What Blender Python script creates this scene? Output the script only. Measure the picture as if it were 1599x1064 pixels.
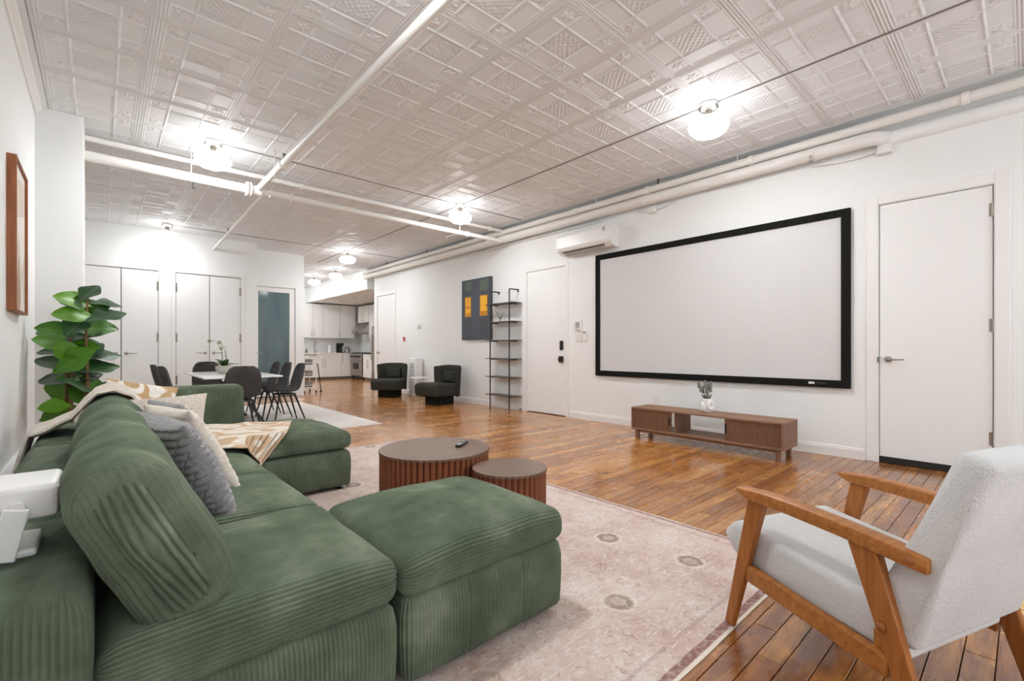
import bpy, bmesh, math, random
from mathutils import Vector, Matrix, noise
random.seed(7)
PI = math.pi
SC = bpy.context.scene
C = SC.collection
for o in list(bpy.data.objects):
    bpy.data.objects.remove(o)

# ------------------------------------------------------------------ camera, light, exposure
YAW = math.radians(41.745)
CAMZ = 1.08
cam_d = bpy.data.cameras.new('camera')
cam_d.sensor_fit = 'HORIZONTAL'
cam_d.sensor_width = 36.0
cam_d.lens = 719.0 / 1599.0 * 36.0
cam_d.shift_y = (545.8 - 532.0) / 1599.0
cam_d.clip_start = 0.02
cam = bpy.data.objects.new('camera', cam_d)
C.objects.link(cam)
cam.location = (0, 0, CAMZ)
cam.rotation_euler = (PI / 2, 0, -YAW)
SC.camera = cam
SC.view_settings.view_transform = 'Standard'
SC.view_settings.look = 'None'
SC.view_settings.gamma = 1.0
SC.view_settings.use_curve_mapping = False
SC.view_settings.exposure = 0.58
LAMP_POWER = 88.0        # emission of the glowing glass shades
DAY_POWER = 30.0         # daylight through each window behind the camera

wd = bpy.data.worlds.new('world')
SC.world = wd
wd.use_nodes = True
wd.node_tree.nodes['Background'].inputs[0].default_value = (0.75, 0.85, 1.0, 1)
wd.node_tree.nodes['Background'].inputs[1].default_value = 0.6


def area_light(name, loc, rot, sx, sy, power, col):
    d = bpy.data.lights.new(name, 'AREA')
    d.shape = 'RECTANGLE'
    d.size, d.size_y = sx, sy
    d.energy = power
    d.color = col
    o = bpy.data.objects.new(name, d)
    C.objects.link(o)
    o.location = loc
    o.rotation_euler = rot
    return o


# daylight coming in through the two windows of the wall behind the camera
area_light('window_daylight', (1.0, -2.52, 1.75), (-PI / 2, 0, PI), 1.7, 2.0, DAY_POWER, (0.95, 0.975, 1.0))
area_light('window_daylight', (4.1, -2.52, 1.75), (-PI / 2, 0, PI), 1.7, 2.0, DAY_POWER, (0.95, 0.975, 1.0))

# ------------------------------------------------------------------ materials
MATS = {}


def srgb(r, g, b):
    f = lambda c: ((c / 255 + 0.055) / 1.055) ** 2.4 if c > 10 else c / 255 / 12.92
    return (f(r), f(g), f(b), 1)


class NT:
    def __init__(s, name):
        s.m = bpy.data.materials.new(name)
        s.m.use_nodes = True
        s.t = s.m.node_tree
        s.n = s.t.nodes
        s.b = s.n['Principled BSDF']

    def new(s, typ, **kw):
        nd = s.n.new(typ)
        for k, v in kw.items():
            setattr(nd, k, v)
        return nd

    def lk(s, a, b):
        s.t.links.new(a, b)

    def coord(s, which='Object', scale=(1, 1, 1), rot=(0, 0, 0)):
        tc = s.new('ShaderNodeTexCoord')
        mp = s.new('ShaderNodeMapping')
        mp.inputs['Scale'].default_value = scale
        mp.inputs['Rotation'].default_value = rot
        if which == 'World':
            g = s.new('ShaderNodeNewGeometry')
            s.lk(g.outputs['Position'], mp.inputs[0])
        else:
            s.lk(tc.outputs[which], mp.inputs[0])
        return mp.outputs[0]

    def noise(s, vec, scale, detail=3.0, rough=0.5, dist=0.0):
        nd = s.new('ShaderNodeTexNoise')
        nd.inputs['Scale'].default_value = scale
        nd.inputs['Detail'].default_value = detail
        nd.inputs['Roughness'].default_value = rough
        nd.inputs['Distortion'].default_value = dist
        s.lk(vec, nd.inputs['Vector'])
        return nd.outputs['Fac']

    def ramp(s, fac, stops):
        nd = s.new('ShaderNodeValToRGB')
        el = nd.color_ramp.elements
        while len(el) < len(stops):
            el.new(0.5)
        for e, (p, c) in zip(el, stops):
            e.position = p
            e.color = c
        s.lk(fac, nd.inputs[0])
        return nd.outputs[0]

    def mix(s, fac, a, b, mode='MIX'):
        nd = s.new('ShaderNodeMix', data_type='RGBA', blend_type=mode)
        for i, v in ((0, fac), (6, a), (7, b)):
            if isinstance(v, (tuple, list, float, int)):
                nd.inputs[i].default_value = v
            else:
                s.lk(v, nd.inputs[i])
        return nd.outputs[2]

    def math(s, op, a, b=0.0, clamp=False):
        nd = s.new('ShaderNodeMath', operation=op)
        nd.use_clamp = clamp
        for i, v in ((0, a), (1, b)):
            if isinstance(v, (float, int)):
                nd.inputs[i].default_value = v
            else:
                s.lk(v, nd.inputs[i])
        return nd.outputs[0]

    def bump(s, h, strength, dist=0.01):
        nd = s.new('ShaderNodeBump')
        nd.inputs['Strength'].default_value = strength
        nd.inputs['Distance'].default_value = dist
        s.lk(h, nd.inputs['Height'])
        s.lk(nd.outputs[0], s.b.inputs['Normal'])


def plain(name, col, rough=0.5, metal=0.0, spec=None, bump=None, vary=0.0, coat=0.0, emit=None):
    k = NT(name)
    if vary:
        f = k.noise(k.coord(), 6.0)
        c2 = tuple(min(1, c * (1 + vary)) for c in col[:3]) + (1,)
        c1 = tuple(c * (1 - vary) for c in col[:3]) + (1,)
        k.lk(k.ramp(f, [(0.3, c1), (0.7, c2)]), k.b.inputs['Base Color'])
    else:
        k.b.inputs['Base Color'].default_value = col
    k.b.inputs['Roughness'].default_value = rough
    k.b.inputs['Metallic'].default_value = metal
    if spec is not None:
        k.b.inputs['Specular IOR Level'].default_value = spec
    if coat:
        k.b.inputs['Coat Weight'].default_value = coat
        k.b.inputs['Coat Roughness'].default_value = 0.1
    if bump:
        k.bump(k.noise(k.coord(), bump[0], 2.0), bump[1], 0.005)
    if emit:
        k.b.inputs['Emission Color'].default_value = emit[0]
        k.b.inputs['Emission Strength'].default_value = emit[1]
    MATS[name] = k.m
    return k.m


def wood(name, dark, light, axis='x', rough=0.45, scale=1.0, spec=0.4):
    k = NT(name)
    sc = {'x': (1.2, 22, 22), 'y': (22, 1.2, 22), 'z': (22, 22, 1.2)}[axis]
    v = k.coord('Object', tuple(q * scale for q in sc))
    f = k.noise(v, 2.5, 5.0, 0.6, 0.6)
    k.lk(k.ramp(f, [(0.3, dark), (0.7, light)]), k.b.inputs['Base Color'])
    k.b.inputs['Roughness'].default_value = rough
    k.b.inputs['Specular IOR Level'].default_value = spec
    k.bump(f, 0.08, 0.003)
    MATS[name] = k.m


plain('wall', srgb(239, 240, 238), 0.7, bump=(9.0, 0.03), spec=0.25)
plain('door_paint', srgb(238, 238, 236), 0.4, spec=0.3)
plain('trim_paint', srgb(238, 237, 234), 0.4, spec=0.35)
plain('ceiling_paint', srgb(232, 233, 233), 0.55, spec=0.35)
plain('pipe_paint', srgb(234, 232, 227), 0.45, spec=0.35)
plain('cable', srgb(132, 124, 116), 0.6)
plain('steel', srgb(176, 172, 166), 0.32, 1.0)
plain('nickel', srgb(160, 152, 142), 0.38, 1.0)
plain('black_metal', srgb(48, 45, 42), 0.45, 0.3)
plain('black', srgb(26, 26, 25), 0.5)
plain('black_velvet', srgb(30, 30, 28), 0.9, spec=0.1)
plain('dark_gap', srgb(70, 66, 60), 0.8)
plain('screen_cloth', srgb(216, 215, 214), 0.8, spec=0.1)
plain('white_plastic', srgb(236, 235, 232), 0.35)
plain('grey_plastic', srgb(170, 170, 168), 0.5)
plain('red_plastic', srgb(190, 30, 45), 0.4)
plain('white_gloss', srgb(240, 240, 238), 0.25)
plain('marble', srgb(238, 237, 234), 0.2, vary=0.03)
plain('charcoal_fabric', srgb(72, 71, 71), 0.9, bump=(300, 0.2), spec=0.15)
plain('dark_green_grey', srgb(58, 59, 53), 0.9, bump=(200, 0.25), vary=0.1, spec=0.15)
plain('stone_pot', srgb(190, 184, 174), 0.8, bump=(60, 0.3), vary=0.06)
plain('stem', srgb(130, 96, 66), 0.8, bump=(60, 0.4), vary=0.15)
plain('stem_green', srgb(92, 104, 58), 0.6)
plain('lavender', srgb(126, 128, 124), 0.8, vary=0.2)
plain('brown_pot', srgb(205, 198, 188), 0.7)
plain('soil', srgb(50, 38, 28), 0.95)
plain('subfloor', srgb(40, 24, 14), 0.9)
plain('gold_metal', srgb(190, 165, 125), 0.35, 1.0)
plain('dark_counter', srgb(45, 42, 40), 0.25)
plain('grey_board', srgb(130, 124, 116), 0.6)
plain('brown_bolt', srgb(150, 88, 42), 0.45)


def make_lamp_glass(name, power):
    # opal glass: emission is graded, weak at the shoulder, to keep hot spots off the ceiling
    k = NT(name)
    k.b.inputs['Base Color'].default_value = (0.9, 0.9, 0.9, 1)
    k.b.inputs['Emission Color'].default_value = (0.955, 0.975, 1.0, 1)
    sp = k.new('ShaderNodeSeparateXYZ')
    k.lk(k.coord('Object'), sp.inputs[0])
    f = k.math('MULTIPLY', k.math('SUBTRACT', -0.195, sp.outputs[2]), 1 / 0.07, True)
    k.lk(k.math('MULTIPLY', k.math('ADD', k.math('MULTIPLY', f, 0.92), 0.08), power), k.b.inputs['Emission Strength'])
    MATS[name] = k.m


make_lamp_glass('lamp_glass', LAMP_POWER)
make_lamp_glass('lamp_glass_soft', LAMP_POWER * 0.6)      # weaker bulbs in the closet and kitchen row
plain('art_blue', srgb(72, 78, 84), 0.7, vary=0.06)
plain('art_indigo', srgb(78, 84, 98), 0.7, vary=0.05)
plain('art_green', srgb(92, 106, 94), 0.7, vary=0.06)
plain('art_yellow', srgb(250, 186, 30), 0.6, vary=0.05)
plain('art_orange', srgb(206, 136, 34), 0.6, vary=0.1)
plain('art_beige', srgb(212, 200, 186), 0.7, vary=0.05)
plain('art_tan', srgb(176, 150, 124), 0.7, vary=0.05)
plain('art_cream', srgb(232, 226, 218), 0.7, vary=0.03)
plain('dark_wood_shelf', srgb(84, 74, 66), 0.45)
wood('chair_wood', srgb(144, 86, 38), srgb(186, 122, 60), 'x', 0.4)
wood('chair_wood_z', srgb(138, 80, 34), srgb(178, 112, 54), 'z', 0.4)
wood('walnut_z', srgb(92, 48, 30), srgb(142, 82, 52), 'z', 0.4)
wood('walnut_top', srgb(98, 74, 58), srgb(122, 94, 76), 'x', 0.32, spec=0.5)
wood('stand_wood', srgb(120, 86, 64), srgb(156, 118, 92), 'x', 0.5)
wood('stand_wood_z', srgb(112, 78, 58), srgb(150, 110, 86), 'z', 0.5)
wood('frame_wood', srgb(128, 74, 40), srgb(160, 98, 58), 'z', 0.5)
wood('cart_wood', srgb(120, 108, 96), srgb(150, 138, 124), 'x', 0.6)


def make_floor_mat():
    k = NT('floor_wood')
    at = k.new('ShaderNodeAttribute', attribute_name='tone')
    tone = at.outputs['Fac']
    tc = k.new('ShaderNodeNewGeometry')
    off = k.new('ShaderNodeCombineXYZ')
    k.lk(k.math('MULTIPLY', tone, 37.0), off.inputs[0])
    k.lk(k.math('MULTIPLY', tone, 91.0), off.inputs[2])
    add = k.new('ShaderNodeVectorMath', operation='ADD')
    k.lk(tc.outputs['Position'], add.inputs[0])
    k.lk(off.outputs[0], add.inputs[1])

    def mp(sc):
        m = k.new('ShaderNodeMapping')
        m.inputs['Scale'].default_value = sc
        k.lk(add.outputs[0], m.inputs[0])
        return m.outputs[0]
    grain = k.noise(mp((2.2, 34, 10)), 2.0, 6.0, 0.62, 1.2)
    fine = k.noise(mp((5, 130, 10)), 2.0, 3.0, 0.6)
    base = k.ramp(tone, [(0.0, srgb(172, 110, 50)), (0.35, srgb(194, 128, 60)), (0.7, srgb(208, 144, 72)), (1.0, srgb(220, 160, 90))])
    dk = k.ramp(grain, [(0.32, (0.38, 0.30, 0.24, 1)), (0.50, (0.92, 0.89, 0.86, 1)), (0.8, (1.18, 1.14, 1.08, 1))])
    c = k.mix(0.85, base, dk, 'MULTIPLY')
    c = k.mix(k.math('MULTIPLY', fine, 0.22), c, srgb(74, 38, 18))
    # traffic wear, large soft-edged stains
    stain = k.noise(k.coord('World'), 1.1, 4.0, 0.6, 0.5)
    c = k.mix(k.ramp(stain, [(0.5, (0, 0, 0, 1)), (0.70, (0.38, 0.38, 0.38, 1))]), c, srgb(110, 66, 42))
    # flecks of old paint and worn varnish
    fl = k.noise(k.coord('World', (3, 14, 3)), 3.2, 5.0, 0.7, 0.8)
    c = k.mix(k.ramp(fl, [(0.72, (0, 0, 0, 1)), (0.75, (0.6, 0.6, 0.6, 1))]), c, srgb(214, 170, 96))
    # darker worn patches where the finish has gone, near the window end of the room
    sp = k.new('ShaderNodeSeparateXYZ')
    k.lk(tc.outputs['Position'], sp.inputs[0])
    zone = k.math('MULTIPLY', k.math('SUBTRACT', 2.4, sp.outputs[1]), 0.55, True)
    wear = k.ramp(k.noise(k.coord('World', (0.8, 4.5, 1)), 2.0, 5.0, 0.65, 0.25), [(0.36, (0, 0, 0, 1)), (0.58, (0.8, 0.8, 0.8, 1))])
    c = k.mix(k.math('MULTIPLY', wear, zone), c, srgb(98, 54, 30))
    # one patch of old yellow paint left on the boards behind the armchair
    dd = k.new('ShaderNodeVectorMath', operation='DISTANCE')
    k.lk(tc.outputs['Position'], dd.inputs[0])
    dd.inputs[1].default_value = (3.0, 0.10, 0.0)
    pm = k.math('SUBTRACT', k.noise(k.coord('World'), 9.0, 5.0, 0.7, 1.0), k.math('MULTIPLY', dd.outputs['Value'], 0.55))
    c = k.mix(k.ramp(pm, [(0.36, (0, 0, 0, 1)), (0.39, (0.9, 0.9, 0.9, 1))]), c, srgb(216, 172, 88))
    k.lk(c, k.b.inputs['Base Color'])
    rg = k.ramp(k.noise(k.coord('World'), 4.0, 4.0), [(0.3, (0.17, 0.17, 0.17, 1)), (0.75, (0.34, 0.34, 0.34, 1))])
    k.lk(rg, k.b.inputs['Roughness'])
    k.b.inputs['Specular IOR Level'].default_value = 0.5
    k.b.inputs['Coat Weight'].default_value = 0.5
    k.b.inputs['Coat Roughness'].default_value = 0.13
    h = k.math('ADD', k.math('MULTIPLY', grain, 0.6), k.math('MULTIPLY', k.noise(k.coord('World', (1, 5, 1)), 7.0, 2.0), 1.2))
    k.bump(h, 0.07, 0.004)
    MATS['floor'] = k.m


make_floor_mat()


def make_cord_mat():
    k = NT('green_corduroy')
    n1 = k.noise(k.coord(), 5.0, 4.0, 0.6)
    n2 = k.noise(k.coord('Object', (1, 1, 1)), 900.0, 2.0)
    c = k.ramp(n1, [(0.3, srgb(78, 89, 72)), (0.55, srgb(100, 111, 92)), (0.75, srgb(130, 139, 120))])
    k.lk(c, k.b.inputs['Base Color'])
    k.b.inputs['Roughness'].default_value = 0.85
    k.b.inputs['Specular IOR Level'].default_value = 0.12
    k.b.inputs['Sheen Weight'].default_value = 0.12
    k.b.inputs['Sheen Roughness'].default_value = 0.45
    k.b.inputs['Sheen Tint'].default_value = srgb(205, 215, 205)
    k.bump(n2, 0.25, 0.002)
    MATS['cord'] = k.m


make_cord_mat()


def make_rug_mat(name, cols, border, hx, hy, ring):
    k = NT(name)
    v = k.coord('Object')
    n1 = k.noise(v, 2.6, 6.0, 0.65, 0.4)
    n2 = k.noise(k.coord('Object', (9, 30, 9)), 2.0, 5.0, 0.7, 1.5)
    n3 = k.noise(v, 24.0, 4.0, 0.7, 1.2)
    c = k.ramp(n1, [(0.28, cols[0]), (0.48, cols[1]), (0.7, cols[2])])
    c = k.mix(k.ramp(n2, [(0.52, (0, 0, 0, 1)), (0.66, (0.75, 0.75, 0.75, 1))]), c, cols[3])
    c = k.mix(k.ramp(n3, [(0.54, (0, 0, 0, 1)), (0.66, (0.6, 0.6, 0.6, 1))]), c, cols[4])
    if ring:
        vo = k.new('ShaderNodeTexVoronoi', feature='F1', voronoi_dimensions='2D')
        vo.inputs['Scale'].default_value = 1.55
        vo.inputs['Randomness'].default_value = 0.45
        k.lk(v, vo.inputs['Vector'])
        dd = k.math('ADD', vo.outputs['Distance'], k.math('MULTIPLY', k.noise(v, 40.0, 2.0), 0.05))
        r1 = k.ramp(dd, [(0.0, (0.5, 0.5, 0.5, 1)), (0.07, (0.3, 0.3, 0.3, 1)), (0.085, (0.85, 0.85, 0.85, 1)), (0.115, (0.7, 0.7, 0.7, 1)), (0.13, (0, 0, 0, 1))])
        r2 = k.ramp(dd, [(0.11, (0, 0, 0, 1)), (0.135, (0.7, 0.7, 0.7, 1)), (0.16, (0, 0, 0, 1))])
        keep = k.ramp(k.noise(v, 1.7, 1.0), [(0.34, (0, 0, 0, 1)), (0.48, (1, 1, 1, 1))])
        c = k.mix(k.mix(1.0, r1, keep, 'MULTIPLY'), c, srgb(142, 124, 110))
        c = k.mix(k.mix(1.0, r2, keep, 'MULTIPLY'), c, srgb(226, 216, 206))
        # scrolling vine lines between the medallions
        w = k.new('ShaderNodeTexVoronoi', feature='DISTANCE_TO_EDGE', voronoi_dimensions='2D')
        w.inputs['Scale'].default_value = 4.2
        dv = k.new('ShaderNodeVectorMath', operation='ADD')
        sc = k.new('ShaderNodeTexNoise')
        sc.inputs['Scale'].default_value = 5.0
        k.lk(v, sc.inputs['Vector'])
        k.lk(v, dv.inputs[0])
        k.lk(sc.outputs['Color'], dv.inputs[1])
        k.lk(dv.outputs[0], w.inputs['Vector'])
        ln = k.ramp(w.outputs['Distance'], [(0.0, (0.6, 0.6, 0.6, 1)), (0.018, (0.5, 0.5, 0.5, 1)), (0.03, (0, 0, 0, 1))])
        kp = k.ramp(k.noise(v, 6.0, 2.0), [(0.43, (0, 0, 0, 1)), (0.62, (1, 1, 1, 1))])
        c = k.mix(k.mix(1.0, ln, kp, 'MULTIPLY'), c, srgb(228, 219, 208))
        kp2 = k.ramp(k.noise(v, 7.3, 2.0), [(0.55, (0, 0, 0, 1)), (0.66, (1, 1, 1, 1))])
        c = k.mix(k.mix(1.0, ln, kp2, 'MULTIPLY'), c, srgb(150, 112, 100))
    if border:
        sp = k.new('ShaderNodeSeparateXYZ')
        k.lk(v, sp.inputs[0])
        ex = k.math('SUBTRACT', hx, k.math('ABSOLUTE', sp.outputs[0]))
        ey = k.math('SUBTRACT', hy, k.math('ABSOLUTE', sp.outputs[1]))
        e = k.math('MULTIPLY', k.math('MINIMUM', ex, ey), 4.0)
        st = k.ramp(e, [(0.0, (0, 0, 0, 1)), (0.05, (0, 0, 0, 1)), (0.06, (1, 1, 1, 1)), (0.17, (1, 1, 1, 1)), (0.185, (0, 0, 0, 1)),
                        (0.40, (0, 0, 0, 1)), (0.42, (0.35, 0.35, 0.35, 1)), (0.47, (0.35, 0.35, 0.35, 1)), (0.49, (0, 0, 0, 1))])
        pat = k.ramp(k.noise(k.coord('Object', (60, 60, 60)), 1.0, 3.0), [(0.35, (0.45, 0.45, 0.45, 1)), (0.6, (0.95, 0.95, 0.95, 1))])
        c = k.mix(k.mix(1.0, st, pat, 'MULTIPLY'), c, srgb(138, 100, 94))
        ed = k.ramp(e, [(0.0, (1, 1, 1, 1)), (0.04, (1, 1, 1, 1)), (0.05, (0, 0, 0, 1))])
        c = k.mix(ed, c, srgb(224, 214, 198))
    k.lk(c, k.b.inputs['Base Color'])
    k.b.inputs['Roughness'].default_value = 0.95
    k.b.inputs['Specular IOR Level'].default_value = 0.1
    k.bump(n3, 0.3, 0.003)
    MATS[name] = k.m


make_rug_mat('rug_pink', [srgb(182, 152, 138), srgb(206, 186, 176), srgb(220, 208, 200), srgb(234, 227, 220), srgb(172, 136, 124)], True, 1.24, 2.1, True)
make_rug_mat('rug_pale', [srgb(204, 196, 188), srgb(218, 212, 205), srgb(226, 221, 216), srgb(232, 228, 224), srgb(206, 196, 188)], False, 1, 1, False)


def make_boucle():
    k = NT('boucle')
    v = k.coord()
    n1 = k.noise(v, 130.0, 3.0, 0.6, 1.0)
    n2 = k.noise(v, 3.0, 2.0)
    k.lk(k.mix(k.math('MULTIPLY', n1, 0.35), k.ramp(n2, [(0.3, srgb(218, 218, 217)), (0.7, srgb(234, 234, 233))]), srgb(196, 197, 198)), k.b.inputs['Base Color'])
    k.b.inputs['Roughness'].default_value = 0.95
    k.b.inputs['Specular IOR Level'].default_value = 0.1
    k.b.inputs['Sheen Weight'].default_value = 0.3
    k.bump(n1, 0.9, 0.006)
    MATS['boucle'] = k.m


make_boucle()


def make_knit(name, a, b, sc=(14, 70, 70)):
    k = NT(name)
    v = k.coord('Object', sc)
    n = k.noise(v, 1.0, 3.0, 0.6, 0.4)
    k.lk(k.ramp(n, [(0.3, a), (0.65, b)]), k.b.inputs['Base Color'])
    k.b.inputs['Roughness'].default_value = 0.95
    k.b.inputs['Specular IOR Level'].default_value = 0.08
    k.b.inputs['Sheen Weight'].default_value = 0.3
    k.bump(k.noise(k.coord(), 160.0, 3.0, 0.7), 0.7, 0.006)
    MATS[name] = k.m


make_knit('grey_chenille', srgb(124, 122, 123), srgb(150, 148, 148))
make_knit('cream_knit', srgb(208, 196, 180), srgb(230, 221, 208))
make_knit('beige_knit', srgb(198, 186, 172), srgb(222, 212, 200), (70, 30, 70))


def make_swirl(name, a, b, scale):
    k = NT(name)
    v = k.coord('Object', (1, 1, 1))
    f = k.noise(v, scale, 0.0, 0.5, 0.6)
    q = k.math('FRACT', k.math('MULTIPLY', f, 4.6))
    c = k.ramp(q, [(0.0, a), (0.46, a), (0.52, b), (0.94, b), (1.0, a)])
    k.lk(c, k.b.inputs['Base Color'])
    k.b.inputs['Roughness'].default_value = 0.95
    k.b.inputs['Specular IOR Level'].default_value = 0.08
    k.bump(k.noise(v, 220.0, 2.0), 0.5, 0.003)
    MATS[name] = k.m


make_swirl('swirl_cloth', srgb(204, 176, 146), srgb(230, 222, 208), 3.4)
make_swirl('swirl_pillow', srgb(196, 164, 124), srgb(236, 232, 224), 5.0)


def make_leaf(name, lo, hi):
    k = NT('fig_' + name)
    oi = k.new('ShaderNodeObjectInfo')
    c = k.ramp(oi.outputs['Random'], [(0.0, lo), (1.0, hi)])
    v = k.coord('Object', (1, 1, 1))
    sp = k.new('ShaderNodeSeparateXYZ')
    k.lk(v, sp.inputs[0])
    mid = k.math('ABSOLUTE', sp.outputs[1])
    vein = k.ramp(mid, [(0.0, (1, 1, 1, 1)), (0.004, (0.6, 0.6, 0.6, 1)), (0.007, (0, 0, 0, 1))])
    c = k.mix(k.math('MULTIPLY', vein, 0.6), c, srgb(170, 200, 100))
    k.lk(c, k.b.inputs['Base Color'])
    k.b.inputs['Roughness'].default_value = 0.35
    w = k.new('ShaderNodeTexWave', wave_type='BANDS', bands_direction='X')
    w.inputs['Scale'].default_value = 14.0
    w.inputs['Distortion'].default_value = 1.5
    k.lk(v, w.inputs['Vector'])
    k.bump(w.outputs['Fac'], 0.25, 0.004)
    MATS[name] = k.m


make_leaf('leaf_dark', srgb(26, 58, 34), srgb(44, 90, 44))
make_leaf('leaf_bright', srgb(58, 112, 22), srgb(96, 148, 30))


def make_glass():
    k = NT('blue_glass')
    n = k.noise(k.coord('Object', (3, 3, 0.6)), 1.5, 2.0)
    k.lk(k.ramp(n, [(0.3, srgb(84, 104, 110)), (0.7, srgb(102, 122, 126))]), k.b.inputs['Base Color'])
    k.b.inputs['Roughness'].default_value = 0.08
    k.b.inputs['Specular IOR Level'].default_value = 0.6
    MATS['glass'] = k.m
    g = NT('window_glass')
    g.b.inputs['Transmission Weight'].default_value = 1.0
    g.b.inputs['Roughness'].default_value = 0.0
    g.b.inputs['IOR'].default_value = 1.01
    MATS['window_glass'] = g.m


make_glass()

# ------------------------------------------------------------------ mesh helpers


def finish(bm, smooth=False, angle=None):
    me = bpy.data.meshes.new('m')
    bmesh.ops.recalc_face_normals(bm, faces=bm.faces)
    bm.to_mesh(me)
    bm.free()
    if smooth:
        for p in me.polygons:
            p.use_smooth = True
        if angle:
            me.set_sharp_from_angle(angle=angle)
    return me


def obj(name, me, mat=None, parent=None, loc=None, rot=None):
    if isinstance(me, bmesh.types.BMesh):
        me = finish(me)
    me.name = name
    o = bpy.data.objects.new(name, me)
    C.objects.link(o)
    if mat:
        mats = mat if isinstance(mat, (list, tuple)) else [mat]
        if len(me.materials) == 0:
            for m in mats:
                me.materials.append(MATS[m])
    if parent:
        o.parent = parent
    if loc:
        o.location = loc
    if rot:
        o.rotation_euler = rot
    return o


def tag(o, label, cat, group=None, kind=None):
    o['label'] = label
    o['category'] = cat
    if group:
        o['group'] = group
    if kind:
        o['kind'] = kind
    return o


def thing(name, label, cat, loc=(0, 0, 0), rz=0.0, group=None, kind=None):
    o = bpy.data.objects.new(name, None)
    o.empty_display_size = 0.1
    C.objects.link(o)
    o.location = loc
    o.rotation_euler = (0, 0, rz)
    return tag(o, label, cat, group, kind)


def dup(root, loc, rz, label, name=None):
    r = root.copy()
    C.objects.link(r)
    r.location = loc
    r.rotation_euler = (0, 0, rz)
    r['label'] = label
    for ch in list(root.children):
        c = ch.copy()
        C.objects.link(c)
        c.parent = r
        for g in list(ch.children):
            d = g.copy()
            C.objects.link(d)
            d.parent = c
    return r


def add_box(bm, x0, x1, y0, y1, z0, z1, bev=0.0, seg=2):
    b2 = bmesh.new() if bev else bm
    v = [b2.verts.new((x, y, z)) for x in (x0, x1) for y in (y0, y1) for z in (z0, z1)]
    for f in ((0, 1, 3, 2), (4, 6, 7, 5), (0, 4, 5, 1), (2, 3, 7, 6), (0, 2, 6, 4), (1, 5, 7, 3)):
        b2.faces.new([v[i] for i in f])
    if bev:
        bmesh.ops.bevel(b2, geom=b2.edges[:], offset=bev, segments=seg, affect='EDGES', profile=0.5)
        merge(bm, b2)
    return bm


def merge(bm, b2, mat=None):
    vm = {}
    for v in b2.verts:
        vm[v] = bm.verts.new(mat @ v.co if mat else v.co)
    for f in b2.faces:
        try:
            nf = bm.faces.new([vm[v] for v in f.verts])
            nf.material_index = f.material_index
            nf.smooth = f.smooth
        except ValueError:
            pass
    b2.free()


def box(x0, x1, y0, y1, z0, z1, bev=0.0, seg=2):
    return add_box(bmesh.new(), x0, x1, y0, y1, z0, z1, bev, seg)


def sbox(x0, x1, y0, y1, z0, z1, bev=0.01, seg=3):
    return finish(box(x0, x1, y0, y1, z0, z1, bev, seg), True, 0.3)


def add_lathe(bm, prof, n=32, cap=True, scallop=None):
    rings = []
    for r, z in prof:
        ring = []
        for i in range(n):
            a = 2 * PI * i / n
            rr = r
            ring.append(bm.verts.new((rr * math.cos(a), rr * math.sin(a), z)))
        rings.append(ring)
    for a, b in zip(rings, rings[1:]):
        for i in range(n):
            bm.faces.new((a[i], a[(i + 1) % n], b[(i + 1) % n], b[i]))
    if cap:
        bm.faces.new(list(reversed(rings[0])))
        bm.faces.new(rings[-1])
    return bm


def lathe(prof, n=32, cap=True, ang=0.7):
    return finish(add_lathe(bmesh.new(), prof, n, cap), True, ang)


def add_tube(bm, pts, r, n=10, cap=True, up=None):
    pts = [Vector(p) for p in pts]
    rad = r if isinstance(r, (list, tuple)) else [r] * len(pts)
    rings = []
    prev = None
    for i, p in enumerate(pts):
        if i == 0:
            t = pts[1] - p
        elif i == len(pts) - 1:
            t = p - pts[i - 1]
        else:
            t = (pts[i + 1] - p).normalized() + (p - pts[i - 1]).normalized()
        t.normalize()
        if prev is None:
            a = Vector((0, 0, 1)) if abs(t.z) < 0.9 else Vector((1, 0, 0))
            u = t.cross(a).normalized()
        else:
            u = (prev - t * prev.dot(t)).normalized()
        prev = u
        w = t.cross(u)
        rings.append([bm.verts.new(p + (u * math.cos(2 * PI * k / n) + w * math.sin(2 * PI * k / n)) * rad[i]) for k in range(n)])
    for a, b in zip(rings, rings[1:]):
        for k in range(n):
            bm.faces.new((a[k], a[(k + 1) % n], b[(k + 1) % n], b[k]))
    if cap:
        bm.faces.new(list(reversed(rings[0])))
        bm.faces.new(rings[-1])
    return bm


def tube(pts, r, n=10):
    return finish(add_tube(bmesh.new(), pts, r, n), True, 0.8)


def add_prism(bm, poly, axis, a, b):
    """extrude a 2-D outline along an axis: axis 'x' -> poly in (y,z), 'y' -> (x,z), 'z' -> (x,y)"""
    def P(u, v, w):
        return {'x': (w, u, v), 'y': (u, w, v), 'z': (u, v, w)}[axis]
    A = [bm.verts.new(P(u, v, a)) for u, v in poly]
    B = [bm.verts.new(P(u, v, b)) for u, v in poly]
    n = len(poly)
    for i in range(n):
        bm.faces.new((A[i], A[(i + 1) % n], B[(i + 1) % n], B[i]))
    bm.faces.new(list(reversed(A)))
    bm.faces.new(B)
    return bm


def prism(poly, axis, a, b, bev=0.0, smooth=True):
    bm = add_prism(bmesh.new(), poly, axis, a, b)
    if bev:
        bmesh.ops.bevel(bm, geom=bm.edges[:], offset=bev, segments=2, affect='EDGES', profile=0.5)
    return finish(bm, smooth, 0.35 if bev else 0.7)


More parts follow.
